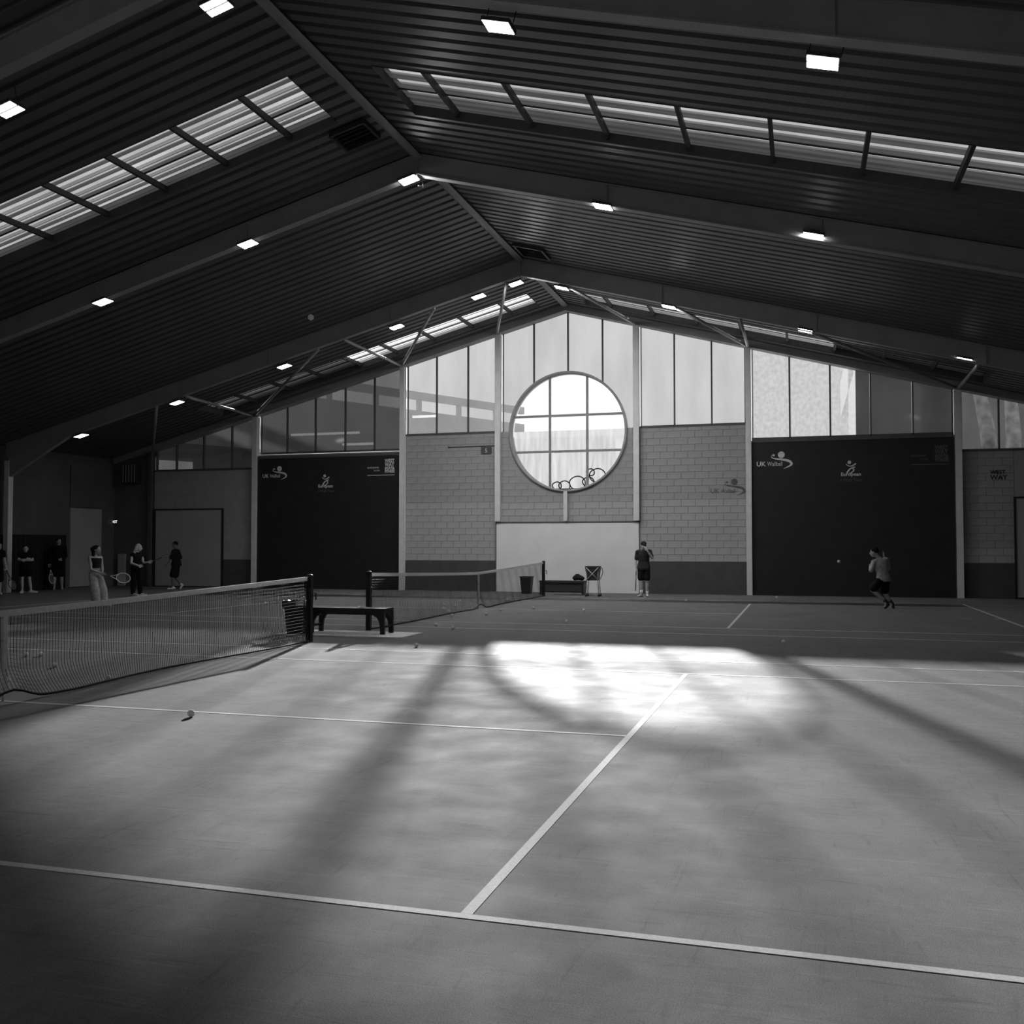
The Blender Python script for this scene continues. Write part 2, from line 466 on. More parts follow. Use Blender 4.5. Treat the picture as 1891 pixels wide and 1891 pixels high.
# roof vents by the ridge
def roof_vent(side, d0, d1, y0, y1, label):
    o = empty('roof_vent', (XR + side * (d0 + d1) / 2, (y0 + y1) / 2, zr(XR + side * (d0 + d1) / 2)))
    base = V(o.location)
    def loc(d, y, dz):
        x = XR + side * d
        return V((x, y, zr(x) + dz)) - base
    fr = MB()
    for (a, b) in (((d0, y0), (d1, y0)), ((d1, y0), (d1, y1)), ((d1, y1), (d0, y1)), ((d0, y1), (d0, y0))):
        fr.beam(loc(a[0], a[1], -0.05), loc(b[0], b[1], -0.05), 0.05, 0.09)
    fr.build('frame', 'darkgrey', o)
    MB().add([loc(d0, y0, -0.02), loc(d1, y0, -0.02), loc(d1, y1, -0.02), loc(d0, y1, -0.02)], [(0, 1, 2, 3)]).build('opening', 'curtain', o)
    for k in range(1, 5):
        yy = y0 + (y1 - y0) * k / 5
        MB().beam(loc(d0, yy, -0.04), loc(d1, yy, -0.04), 0.012, 0.05).build('louvre', 'dark', o)
    tag(o, label, 'vent', 'roof vents')
roof_vent(-1, 0.28, 0.98, 8.62, 9.35, 'dark square vent left of the ridge beside the near rooflight')
roof_vent(1, 0.28, 1.06, 16.68, 17.6, 'dark square vent right of the ridge above the middle beam')

# ================================================================== BEAMS AND FRAMES
def frame_beam(y0, depth, label, fw=0.20, haunch=True):
    b = empty('beam', (XR, y0 + fw / 2, HR - depth)); off = V(b.location)
    tag(b, label, 'beam', 'roof beams', 'structure')
    for side in (-1, 1):
        m = MB()
        xe = XR + side * (HALF - 0.1)
        def seg(za, zb, ya, yb):
            q = []
            for x in (XR, xe):
                for yy in (ya, yb):
                    for z in (za, zb):
                        q.append(V((x, yy, zr(x) + z)) - off)
            m.add(q, [(0, 1, 3, 2), (4, 6, 7, 5), (0, 4, 5, 1), (2, 3, 7, 6), (0, 2, 6, 4), (1, 5, 7, 3)])
        seg(-depth, -depth + 0.025, y0, y0 + fw)
        seg(-0.03, -0.002, y0, y0 + fw)
        seg(-depth + 0.02, -0.02, y0 + fw / 2 - 0.05, y0 + fw / 2 + 0.05)
        m.build('rafter', 'beam', b)
        for d in (4.0, 8.0, 12.0):
            x = XR + side * d
            MB().box(V((x - 0.006, y0 + 0.005, zr(x) - depth + 0.02)) - off, V((x + 0.006, y0 + fw - 0.005, zr(x) - 0.02)) - off).build('stiffener', 'beam', b)
        if haunch:
            x1, x2 = XR + side * 15.3, XR + side * 17.75
            MB().prism([(x1 - off.x, zr(x1) - depth + 0.01 - off.z), (x2 - off.x, zr(x2) - depth + 0.01 - off.z), (x2 - off.x, 3.85 - off.z)], 1, y0 + 0.02 - off.y, y0 + fw - 0.02 - off.y).build('haunch', 'beam', b)
    MB().box(V((XR - 0.015, y0 - 0.005, HR - depth - 0.04)) - off, V((XR + 0.015, y0 + fw + 0.005, HR - 0.01)) - off).build('apex_plate', 'beam', b)
    return b
frame_beam(3.00, 0.48, 'dark sloping roof beam nearest the viewer at the top of the picture')
frame_beam(10.58, 0.45, 'dark roof beam between the near rooflights and the ribbed middle bay')
frame_beam(18.32, 0.50, 'grey roof beam in front of the gable windows with diagonal braces')
frame_beam(-4.6, 0.48, 'dark roof beam above and behind the viewer')
# gable beam
gb = empty('beam', (XR, W - 0.15, SOF))
tag(gb, 'grey sloping beam along the top of the gable windows', 'beam', 'roof beams', 'structure')
off = V(gb.location)
for side in (-1, 1):
    xe = XR + side * HALF
    q = [V((x, yy, z)) - off for x in (XR, xe) for yy in (W - 0.28, W + 0.12) for z in (zs(x), zr(x) + 0.2)]
    MB().add(q, [(0, 1, 3, 2), (4, 6, 7, 5), (0, 4, 5, 1), (2, 3, 7, 6), (0, 2, 6, 4), (1, 5, 7, 3)]).build('rafter', 'beam', gb)

def column(x, z0, z1, wd, label, y0=W - 0.20, y1=W + 0.02, m='column', group='gable wall columns'):
    o = MB()
    o.box((-wd / 2, y0 - W, z0), (wd / 2, y0 - W + 0.02, z1))
    o.box((-wd / 2, y1 - W - 0.02, z0), (wd / 2, y1 - W, z1))
    o.box((-wd / 2 + 0.03, y0 - W + 0.01, z0), (wd / 2 - 0.03, y1 - W - 0.01, z1))
    c = o.build('column', m); c.location = (x, W, 0)
    tag(c, label, 'column', group, 'structure')
CX = [-11.72, -5.82, -2.27, 2.52, 6.12, 12.27]
column(-11.72, 0, zs(-11.72) - 0.005, 0.19, 'pale steel column left of the dark court panel beside the double doors board')
column(-5.82, 0, zs(-5.82) - 0.005, 0.17, 'pale steel column between dark court panel and grey block wall, left side')
column(-2.27, 2.40, zs(-2.27) - 0.005, 0.19, 'pale steel column left of the round window')
column(2.52, 2.40, zs(2.52) - 0.005, 0.19, 'pale steel column right of the round window')
column(6.12, 0, zs(6.12) - 0.005, 0.17, 'pale steel column between grey block wall and dark court panel, right side')
column(12.27, 0, zs(12.27) - 0.005, 0.19, 'pale steel column at the right end of the right dark panel')
column(0.12, 2.40, 3.40, 0.13, 'short pale post under the round window above the white board')
column(-16.25, 0, zs(-16.25) - 0.005, 0.14, 'dim column at the far left end of the gable wall', m='ledge')
for side, nm in ((-1, 'left'), (1, 'right')):
    for y, pl in ((18.42, 'under the braced beam'), (10.68, 'under the middle beam'), (3.1, 'under the nearest beam')):
        x = XR + side * 17.82
        c = MB().box((-0.09, -0.10, 0), (0.09, 0.10, 4.4)).build('column', 'column'); c.location = (x, y, 0)
        tag(c, 'pale frame leg against the %s side wall %s' % (nm, pl), 'column', 'side wall columns', 'structure')

# diagonal braces from the gable column heads to the braced beam
BR = [((-2.27), (-0.30, 9.10)), ((-5.82), (-2.50, 8.49)), ((-5.82), (-5.38, 7.73)), ((-11.72), (-6.25, 7.45)), ((-11.72), (-10.87, 6.16)),
      ((-16.1), (-11.95, 6.02)), ((2.52), (1.50, 8.85)), ((6.12), (6.21, 7.70)), ((6.12), (4.46, 8.08)), ((12.27), (8.05, 7.14)), ((12.27), (11.98, 6.22))]
BL = ['short brace left of the ridge reaching the column left of the round window', 'long brace leaning up to the ridge from the left inner column',
      'brace leaning outward from the left inner column head', 'long dark brace leaning up from the left outer column head', 'low brace leaning outward from the left outer column head',
      'dim brace at the far left gable corner', 'brace from the column right of the round window up to the ridge', 'steep short brace above the right inner column',
      'long shallow brace from the right inner column towards the ridge', 'long dark brace from the right outer column towards the ridge', 'short brace above the right outer column']
for (x, e), lb in zip(BR, BL):
    a = V((x, W - 0.24, zs(x) + 0.02)); b = V((e[0], 18.46, zr(e[0]) - 0.50 - 0.02))
    o = MB().tube([(0, 0, 0), b - a], 0.048, 8)
    fl = a
    br = o.build('brace', 'brace'); br.location = a
    tag(br, lb, 'brace', 'diagonal roof braces', 'structure')

# ================================================================== GABLE WALL
wall = empty('wall_back', (0, W, 0))
tag(wall, 'gable end wall of painted blocks under a band of tall windows', 'wall', kind='structure')
RC, RR = V((XR, 5.43)), 1.99            # round window centre (x,z) and clear radius
RO = 2.03                               # outer radius of its rim
def clip_circle(x0, z0, x1, z1, r, n=10):
    """rectangle minus disc, as one polygon (None if swallowed, the rectangle itself if clear)"""
    per = []
    cs = [(x0, z0), (x1, z0), (x1, z1), (x0, z1)]
    for i in range(4):
        a, b = cs[i], cs[(i + 1) % 4]
        for k in range(n): per.append((a[0] + (b[0] - a[0]) * k / n, a[1] + (b[1] - a[1]) * k / n))
    ins = [(p[0] - RC[0]) ** 2 + (p[1] - RC[1]) ** 2 < r * r for p in per]
    if not any(ins): return cs
    if all(ins): return None
    N = len(per)
    st = next(i for i in range(N) if ins[i - 1] and not ins[i])
    run = []
    i = st
    while not ins[i % N] and len(run) < N: run.append(per[i % N]); i += 1
    def edge(p, q):
        lo, hi = 0.0, 1.0
        for _ in range(25):
            t = (lo + hi) / 2; c = (p[0] + (q[0] - p[0]) * t, p[1] + (q[1] - p[1]) * t)
            if (c[0] - RC[0]) ** 2 + (c[1] - RC[1]) ** 2 < r * r: hi = t
            else: lo = t
        return (p[0] + (q[0] - p[0]) * lo, p[1] + (q[1] - p[1]) * lo)
    e1 = edge(run[-1], per[i % N]); e0 = edge(run[0], per[(st - 1) % N])
    a1 = math.atan2(e1[1] - RC[1], e1[0] - RC[0]); a0 = math.atan2(e0[1] - RC[1], e0[0] - RC[0])
    d = (a0 - a1 + math.pi) % (2 * math.pi) - math.pi
    arc = [(RC[0] + r * math.cos(a1 + d * k / 8), RC[1] + r * math.sin(a1 + d * k / 8)) for k in range(1, 8)]
    return run + [e1] + arc + [e0]

_block_cache = {}
def blockwork(x0, x1, z0, z1, name, band, circle=False):
    """one bay: a mortar backing and its blocks, each block an object"""
    if circle:
        # backing as rectangles around the opening
        m = MB(); nx = 48
        dx = (x1 - x0) / nx
        for i in range(nx):
            a, b = x0 + i * dx, x0 + (i + 1) * dx
            xm = (a + b) / 2 - RC[0]
            if abs(xm) >= RO: m.box((a, 0.0, z0), (b, 0.25, z1))
            else:
                zb = RC[1] - math.sqrt(RO * RO - xm * xm)
                m.box((a, 0.0, z0), (b, 0.25, min(zb, z1)))
        bay = m.build(name, 'joint', wall)
    else:
        bay = MB().box((x0, 0.0, z0), (x1, 0.25, z1)).build(name, 'joint', wall)
    BH, BW, J = 0.225, 0.45, 0.012
    r = 0; z = z0
    while z < z1 - 0.02:
        h = min(BH, z1 - z)
        x = x0 - (0.225 if r % 2 else 0.0)
        while x < x1 - 0.01:
            a, b = max(x, x0) + J / 2, min(x + BW, x1) - J / 2
            zz0, zz1 = z + J / 2, z + h - J / 2
            if b - a > 0.03 and zz1 - zz0 > 0.03:
                mm = 'block2' if z < band else 'block'
                pr = 0.006 + random.random() * 0.005
                poly = clip_circle(a, zz0, b, zz1, RO) if circle else None
                if circle and poly is None:
                    pass
                elif circle and len(poly) > 4:
                    MB().prism(poly, 1, -pr, 0.004).build('block', mm, bay)
                else:
                    key = (round(b - a, 3), round(zz1 - zz0, 3), mm)
                    if key not in _block_cache:
                        ww, hh = (b - a) / 2, (zz1 - zz0) / 2
                        c = 0.006
                        me = MB().add([(-ww, 0, -hh), (ww, 0, -hh), (ww, 0, hh), (-ww, 0, hh), (-ww + c, -0.01, -hh + c), (ww - c, -0.01, -hh + c), (ww - c, -0.01, hh - c), (-ww + c, -0.01, hh - c)],
                                 [(4, 5, 6, 7), (0, 1, 5, 4), (1, 2, 6, 5), (2, 3, 7, 6), (3, 0, 4, 7)]).mesh('block')
                        me.materials.append(M[mm]); _block_cache[key] = me
                    o = link('block', _block_cache[key], None, bay)
                    o.location = ((a + b) / 2, 0.010 - pr, (zz0 + zz1) / 2)
            x += BW
        z += BH; r += 1
    return bay
SILL_IN, SILL_OUT, SILL_END = 5.49, 4.93, 4.44
blockwork(-5.74, -2.36, 1.05, SILL_IN, 'block_bay', 2.97)
blockwork(2.61, 6.04, 1.05, SILL_IN, 'block_bay', 2.97)
blockwork(-2.36, 2.61, 2.36, SILL_IN, 'block_bay', 2.97, circle=True)
blockwork(12.36, 13.8, 1.05, SILL_END, 'block_bay', 1.5)
for a, b in ((-5.74, -2.36), (2.61, 6.04), (12.36, 18.2), (-18.4, -11.81)):
    MB().box((a, -0.012, 0), (b, 0.25, 1.05)).build('dado', 'dado', wall)
MB().box((-2.36, -0.0, 0), (2.61, 0.25, 2.36)).build('backing', 'joint', wall)
MB().box((13.8, 0.0, 1.05), (18.2, 0.25, SILL_END)).build('plain_bay', 'block', wall)
MB().box((-16.2, 0.0, 1.05), (-11.81, 0.25, SILL_END)).build('plain_bay', 'block', wall)
MB().box((-18.4, 0.0, 1.05), (-16.2, 0.25, 5.0)).build('plain_bay', 'wall_dark', wall)
MB().box((-11.63, 0.0, 0), (-5.9, 0.25, SILL_OUT)).build('backing', 'joint', wall)
MB().box((6.2, 0.0, 0), (12.18, 0.25, SILL_OUT)).build('backing', 'joint', wall)
# white practice board in the middle bay
wp = MB().box((-2.33, -0.10, 0.0), (2.58, -0.012, 2.345)).build('practice_board', 'whitepanel', wall)
MB().box((-2.35, -0.12, 2.345), (2.60, -0.0, 2.385)).build('board_cap', 'ledge', wp)
MB().box((-2.36, -0.105, 0), (-2.33, -0.012, 2.345)).build('board_edge', 'ledge', wp)
# dark wallball panels
panels = {}
for nm, a, b, z1 in (('L', -11.60, -5.92, 4.78), ('R', 6.22, 12.15, 4.86)):
    p = MB().box((a, -0.10, 0), (b, -0.005, z1)).build('court_panel', 'darkpanel', wall)
    MB().box((a, -0.12, z1), (b, 0.02, z1 + 0.10)).build('panel_ledge', 'ledge', p)
    panels[nm] = (p, a, b)
# pale boards at both ends
for a, b, z1 in ((-16.05, -13.15, 2.92), (13.82, 16.8, 2.98)):
    p = MB().box((a, -0.07, 0.04), (b, -0.012, z1)).build('pale_board', 'board', wall)
    MB().box((a - 0.05, -0.09, z1), (b + 0.05, -0.012, z1 + 0.05)).build('board_cap', 'dark', p)
    MB().box((b, -0.09, 0.0), (b + 0.05, -0.012, z1)).build('board_edge', 'dark', p)
    MB().box((a - 0.05, -0.09, 0.0), (a, -0.012, z1)).build('board_edge', 'dark', p)
# sills
for a, b, z in ((-5.74, -2.36, SILL_IN), (2.61, 6.04, SILL_IN), (-16.2, -11.81, SILL_END), (12.36, 18.1, SILL_END)):
    MB().box((a, -0.03, z - 0.03), (b, 0.24, z + 0.025)).build('window_sill', 'ledge', wall)

# --- printed marks
def disc(x, z, r, m, parent, y, n=20, name='logo_dot'):
    o = MB().prism([(r * math.cos(2 * math.pi * k / n), r * math.sin(2 * math.pi * k / n)) for k in range(n)], 1, 0, 0.004).build(name, m, parent)
    o.location = (x, y, z); return o
def stroke(pts, wds, m, parent, y, name='logo_stroke'):
    pts = [V((p[0], p[1])) for p in pts]; L_, R_ = [], []
    for i, p in enumerate(pts):
        d = pts[min(i + 1, len(pts) - 1)] - pts[max(i - 1, 0)]
        n = V((-d.y, d.x)).normalized() * (wds[i] / 2)
        L_.append(p + n); R_.append(p - n)
    vs_ = [(p.x, y, p.y) for p in L_ + R_]
    k = len(pts)
    return MB().add(vs_, [(i, i + 1, k + i + 1, k + i) for i in range(k - 1)]).build(name, m, parent)
def bez(p0, p1, p2, p3, n=12):
    return [tuple(((1 - t) ** 3) * p0[i] + 3 * t * (1 - t) ** 2 * p1[i] + 3 * t * t * (1 - t) * p2[i] + t ** 3 * p3[i] for i in (0, 1)) for t in [k / n for k in range(n + 1)]]
def uk_logo(x, z, s, m, parent, y):
    """wallball emblem: lettering, ball and ribbon; X,Z = left end of the lettering's base line"""
    a = wall_text('UK', x, z, 0.22 * s, m, parent, y, bold=0.004)
    xw = x + max(v.co.x for v in a.data.vertices) + 0.05 * s
    b = wall_text('Wallball', xw, z, 0.21 * s, m, parent, y)
    bw = max(v.co.x for v in b.data.vertices)
    b.scale.x = max(0.5, (x + 0.86 * s - xw) / bw)
    disc(x + 0.83 * s, z + 0.38 * s, 0.115 * s, m, parent, y)
    disc(x + 0.58 * s, z + 0.37 * s, 0.035 * s, m, parent, y)
    rb = bez((x + 0.56 * s, z + 0.40 * s), (x + 0.30 * s, z + 0.20 * s), (x + 0.95 * s, z + 0.26 * s), (x + 1.12 * s, z + 0.14 * s), 14)
    rb += bez((x + 1.15 * s, z + 0.10 * s), (x + 1.22 * s, z + 0.04 * s), (x + 1.10 * s, z - 0.02 * s), (x + 0.90 * s, z - 0.10 * s), 8)
    k = len(rb)
    wd = [(0.012 + 0.075 * math.sin(math.pi * min(1, (i / (k - 1)) ** 1.5 * 1.02)) ** 1.0) * s for i in range(k)]
    stroke(rb, wd, m, parent, y)
def eu_logo(x, z, s, m1, m2, parent, y):
    wall_text('European', x, z, 0.155 * s, m1, parent, y, 'CENTER', 0.003)
    wall_text('1-Wall Tour', x, z - 0.17 * s, 0.135 * s, m2, parent, y, 'CENTER')
    disc(x - 0.04 * s, z + 0.42 * s, 0.055 * s, m1, parent, y)
    stroke(bez((x - 0.14 * s, z + 0.37 * s), (x - 0.06 * s, z + 0.26 * s), (x + 0.06 * s, z + 0.30 * s), (x + 0.15 * s, z + 0.38 * s)), [0.02 * s + 0.002 * i for i in range(13)], m1, parent, y)
    stroke(bez((x + 0.13 * s, z + 0.27 * s), (x + 0.02 * s, z + 0.27 * s), (x - 0.06 * s, z + 0.20 * s), (x - 0.12 * s, z + 0.08 * s)), [0.03 * s + 0.002 * i for i in range(13)], m1, parent, y)
    stroke(bez((x + 0.03 * s, z + 0.25 * s), (x + 0.16 * s, z + 0.18 * s), (x + 0.05 * s, z + 0.12 * s), (x - 0.05 * s, z + 0.06 * s)), [0.035 * s] * 13, m1, parent, y)
def ww_logo(x, z, s, m, m2, parent, y):
    for k, (t, hh) in enumerate((('WEST', 0.155), ('WAY', 0.19), ('SPORTS&', 0.115), ('FITNESS', 0.12))):
        o = wall_text(t, 0, 0, hh * 1.3 * s, m, parent, y, 'LEFT', 0.006 * s)
        bb = max(v.co.x for v in o.data.vertices) - min(v.co.x for v in o.data.vertices)
        o.scale = (0.44 * s / bb, 1, 1)
        o.location = (x, y, z + (0.62 - (0.155, 0.33, 0.455, 0.585)[k]) * s)
    wall_text('everyone', x - 0.80 * s, z + 0.22 * s, 0.14 * s, m2, parent, y)
    wall_text('ACTIVE', x - 0.50 * s, z + 0.10 * s, 0.08 * s, m2, parent, y)
    MB().box((x - 0.80 * s, y, z - 0.08 * s), (x + 0.44 * s, y + 0.004, z - 0.055 * s)).build('logo_rule', m2, parent)
PY = -0.106
pL, pR = panels['L'][0], panels['R'][0]
uk_logo(6.36, 4.10, 0.92, 'logo_light', pR, PY)
eu_logo(9.20, 3.74, 1.0, 'logo_light', 'logo_dim', pR, PY)
ww_logo(11.62, 4.10, 0.85, 'logo_dim', 'logo_dim', pR, PY)
uk_logo(-11.42, 4.08, 0.85, 'logo_light', pL, PY)
eu_logo(-8.83, 3.68, 1.0, 'logo_light', 'logo_dim', pL, PY)
ww_logo(-6.50, 4.14, 0.85, 'logo_light', 'logo_light', pL, PY)
uk_logo(4.90, 3.27, 0.92, 'logo_dark', wall, -0.014)
ww = empty('logo_block'); ww.parent = wall
for k, (t, zz, s) in enumerate((('WEST', 3.72, 0.16), ('WAY', 3.55, 0.20))):
    wall_text(t, 13.15, zz, s, 'dark', ww, -0.014, bold=0.004)

# round window rim
def ring(y0, y1, r0, r1, name, m, parent, n=72):
    vs_, fs = [], []
    for k in range(n):
        a = 2 * math.pi * k / n
        for r, y in ((r0, y0), (r1, y0), (r1, y1), (r0, y1)):
            vs_.append((RC[0] + r * math.cos(a), y, RC[1] + r * math.sin(a)))
    for k in range(n):
        a, b = 4 * k, 4 * ((k + 1) % n)
        fs += [(a + j, a + (j + 1) % 4, b + (j + 1) % 4, b + j) for j in range(4)]
    return MB().add(vs_, fs, True).build(name, m, parent)
rw = empty('window_7', (0, W, 0))
tag(rw, 'large round window with dark rim in the middle of the gable wall', 'window', kind='structure')
ring(-0.06, 0.30, 1.97, 2.02, 'rim', 'ring', rw)
ring(-0.08, -0.04, 1.97, RO + 0.02, 'rim_flange', 'ring', rw)
vx = [ony(1015, 830, W).x, ony(1084, 830, W).x]
hz = [ony(1050, 833, W).z, ony(1050, 833, W).z + 1.22]
for x in vx:
    h = math.sqrt(1.97 ** 2 - (x - RC[0]) ** 2)
    MB().box((x - 0.038, 0.02, RC[1] - h), (x + 0.038, 0.09, RC[1] + h)).build('mullion', 'grey', rw)
for z in hz:
    h = math.sqrt(1.97 ** 2 - (z - RC[1]) ** 2)
    MB().box((RC[0] - h, 0.025, z - 0.038), (RC[0] + h, 0.085, z + 0.038)).build('transom', 'grey', rw)
xs = [RC[0] - 2] + vx + [RC[0] + 2]; zs_ = [RC[1] - 2, hz[0], hz[1], RC[1] + 2]
for i in range(3):
    for j in range(3):
        x0, x1, z0, z1 = xs[i] + 0.02, xs[i + 1] - 0.02, zs_[j], zs_[j + 1]
        poly = []
        n = 10
        cs = [(x0, z0), (x1, z0), (x1, z1), (x0, z1)]
        for k in range(4):
            a, b = cs[k], cs[(k + 1) % 4]
            for t in range(n): poly.append((a[0] + (b[0] - a[0]) * t / n, a[1] + (b[1] - a[1]) * t / n))
        out = []
        for p in poly:
            d = V((p[0] - RC[0], p[1] - RC[1]))
            if d.length > 1.975: d = d.normalized() * 1.975
            q = (RC[0] + d.x, RC[1] + d.y)
            if not out or (V(q) - V(out[-1])).length > 1e-3: out.append(q)
        if len(out) > 2:
            o = MB().add([(p[0], 0.055, p[1]) for p in out], [tuple(range(len(out)))]).build('pane', 'g_clear', rw)

# gable window bays
def px_x(u, z): return ony(u, 760, W).x
def window_bay(n, x0, x1, sill, mull, mats, label, circle=False, butt=()):
    w = empty('window_%d' % n, (0, W, 0))
    tag(w, label, 'window', kind='structure')
    ed = [x0] + mull + [x1]
    for i in range(len(ed) - 1):
        a, b = ed[i] + (0 if ed[i] in butt else 0.022), ed[i + 1] - (0 if ed[i + 1] in butt else 0.022)
        mm = mats[i] if isinstance(mats, list) else mats
        parts = [(a, b)] if not (a < XR < b) else [(a, XR), (XR, b)]
        for a2, b2 in parts:
            ta, tb = zs(a2) + 0.03, zs(b2) + 0.03
            poly = [(a2, sill), (b2, sill), (b2, tb), (a2, ta)]
            if circle:
                # clip the pane against the round window: rectangle part below the slope, then the sloped cap
                zc = min(ta, tb)
                r = clip_circle(a2, sill, b2, zc, RO - 0.01, 24)
                if r: poly = r
                cap_poly = [(a2, zc), (b2, zc), (b2, tb), (a2, ta)]
                MB().add([(p[0], 0.10, p[1]) for p in cap_poly], [(0, 1, 2, 3)]).build('pane', mm, w)
            MB().add([(p[0], 0.10, p[1]) for p in poly], [tuple(range(len(poly)))]).build('pane', mm, w)
    for x in mull:
        if x in butt: continue
        zb = sill
        if circle and abs(x - RC[0]) < RO: zb = RC[1] + math.sqrt(RO * RO - (x - RC[0]) ** 2) - 0.02
        MB().box((x - 0.022, 0.05, zb), (x + 0.022, 0.15, zs(x) + 0.05)).build('mullion', 'ledge', w)
    for x, s in ((x0, 1), (x1, -1)):
        MB().box((min(x, x + s * 0.04), 0.05, sill), (max(x, x + s * 0.04), 0.15, zs(x) + 0.03)).build('jamb', 'ledge', w)
    if not circle:
        MB().box((x0, 0.05, sill - 0.02), (x1, 0.15, sill + 0.05)).build('bottom_rail', 'ledge', w)
    return w
mx = lambda *us: [px_x(u, 0) for u in us]
window_bay(8, -16.15, -11.82, SILL_END, mx(325, 375, 427), 'g_dark', 'low sloping window band at the far left of the gable wall')
window_bay(9, -11.62, -5.92, SILL_OUT + 0.05, mx(529, 581, 636, 690), 'g_dark', 'row of five shade-darkened windows above the left dark panel')
window_bay(10, -5.73, -2.37, SILL_IN, mx(805, 863), 'g_mid', 'three tall windows showing the road bridge left of the round window')
window_bay(11, -2.17, 2.42, SILL_IN, mx(985, 1048, 1112), 'g_mid', 'bright tall windows under the gable peak above the round window', True)
window_bay(12, 2.62, 6.03, SILL_IN, mx(1245, 1314), 'g_mid', 'three white glaring windows right of the round window')
xq = px_x(1580, 0)
mr = mx(1458, 1533, 1580, 1608, 1686)
window_bay(13, 6.21, 12.17, SILL_OUT + 0.05, mr, ['g_frost', 'g_frost', 'g_frost', 'g_right', 'g_right', 'g_right'], 'row of five windows above the right dark panel, three of them frosted', butt=(mr[2],))  # pier's shadow edge set in as a split between two glasses
window_bay(14, 12.37, 17.6, SILL_END, mx(1845, 1945, 2040), 'g_end', 'sloping window band at the far right showing pale light streaks')
MB().box((-18.4, 0.05, 5.0), (-16.15, 0.25, 5.2)).build('head_infill', 'wall_dark', wall)
for a, b in ((17.55, 18.3),):
    MB().box((a, 0.05, SILL_END), (b, 0.25, 5.4)).build('head_infill', 'wall_dark', wall)

# ================================================================== SIDE AND REAR WALLS
wl = MB().box((XR - HALF - 0.45, YB, 0), (XR - HALF - 0.15, W + 0.25, 5.4)).build('wall_left', 'wall_dark')
tag(wl, 'dark left side wall of the hall', 'wall', kind='structure')
wr = MB().box((XR + HALF + 0.15, YB, 0), (XR + HALF + 0.45, W + 0.25, 5.4)).build('wall_right', 'wall_dark')
tag(wr, 'dark right side wall of the hall', 'wall', kind='structure')
wf = MB().box((XR - HALF - 0.45, YB - 0.3, 0), (XR + HALF + 0.45, YB, 4.9)).build('wall_front', 'wall_dark')
tag(wf, 'plain rear wall behind the viewer', 'wall', kind='structure')
fill_win = empty('window_15', (XR, YB - 0.15, 4.9))  # added, unseen glazing that brings fill light from behind the camera
tag(fill_win, 'added unseen window band behind the viewer, letting in fill light', 'window', kind='structure')
for k in range(-12, 12):
    xa, xb = k * 1.5, (k + 1) * 1.5
    za, zb = max(0.05, HR + 0.12 - SL * abs(xa) - 4.9), max(0.05, HR + 0.12 - SL * abs(xb) - 4.9)
    MB().add([(xa, 0, 0), (xb, 0, 0), (xb, 0, zb), (xa, 0, za)], [(0, 1, 2, 3)]).build('pane', 'g_rear_fill', fill_win)
    MB().box((xa - 0.05, -0.06, 0), (xa + 0.05, 0.06, za)).build('mullion', 'ledge', fill_win)
XL = XR - HALF - 0.15
d1 = MB().box((XL, 21.65, 0.06), (XL + 0.06, 23.3, 2.95)).build('door_1', 'board')
tag(d1, 'pale door panel in the left wall near the glowing exit sign', 'door', kind='structure')
MB().box((XL, 21.65, 3.0), (XL + 0.05, 23.3, 4.5)).build('overpanel', 'wall_dark', d1)
MB().box((XL + 0.06, 23.12, 1.0), (XL + 0.10, 23.16, 1.2)).build('handle', 'metal', d1)
d2 = MB().box((-17.75, W - 0.07, 0.02), (-17.42, W - 0.012, 1.25)).build('trim_1', 'board')
tag(d2, 'narrow pale board standing against the gable wall under the exit sign', 'board', kind='structure')
ct = empty('curtain', (XL + 0.12, 18.4, 0))
for k in range(34):
    y0 = -4.0 + k * 0.205
    z1 = 1.93 if abs(y0 + 0.1) < 0.25 else 1.95
    m = MB()
    pts = [(0.05 * math.sin(t / 4 * math.pi * 2), y0 + 0.2 * t / 4) for t in range(5)]
    vs_ = [(p[0], p[1], z) for p in pts for z in (0.03, z1)]
    m.add(vs_, [(2 * i, 2 * i + 2, 2 * i + 3, 2 * i + 1) for i in range(4)], True)
    m.build('fold', 'curtain', ct)
tag(ct, 'black pleated screen along the left wall behind the waiting players', 'curtain')
ex = empty('exit_sign', (-17.95, W - 0.02, 2.50))
MB().box((-0.17, -0.05, -0.08), (0.17, 0.0, 0.08)).build('housing', 'dark', ex)
o = link('lettering', text_mesh('EXIT', 0.15, 0.002, 'CENTER', 0, 0.003), 'exit', ex); o.location = (0, -0.054, -0.055); o.rotation_euler = (math.pi / 2, 0, 0)
tag(ex, 'small glowing exit sign on the dark wall at far left', 'sign')
ht = empty('wall_heater', (-17.1, W - 0.02, 4.35))
MB().box((-0.32, -0.3, -0.38), (0.32, 0.0, 0.38)).build('casing', 'darkgrey', ht)
for k in range(5):
    MB().box((-0.28 + k * 0.13, -0.32, -0.34), (-0.25 + k * 0.13, -0.3, 0.34)).build('guard_bar', 'grey', ht)
tag(ht, 'dim caged heater high on the wall in the far left corner', 'heater')

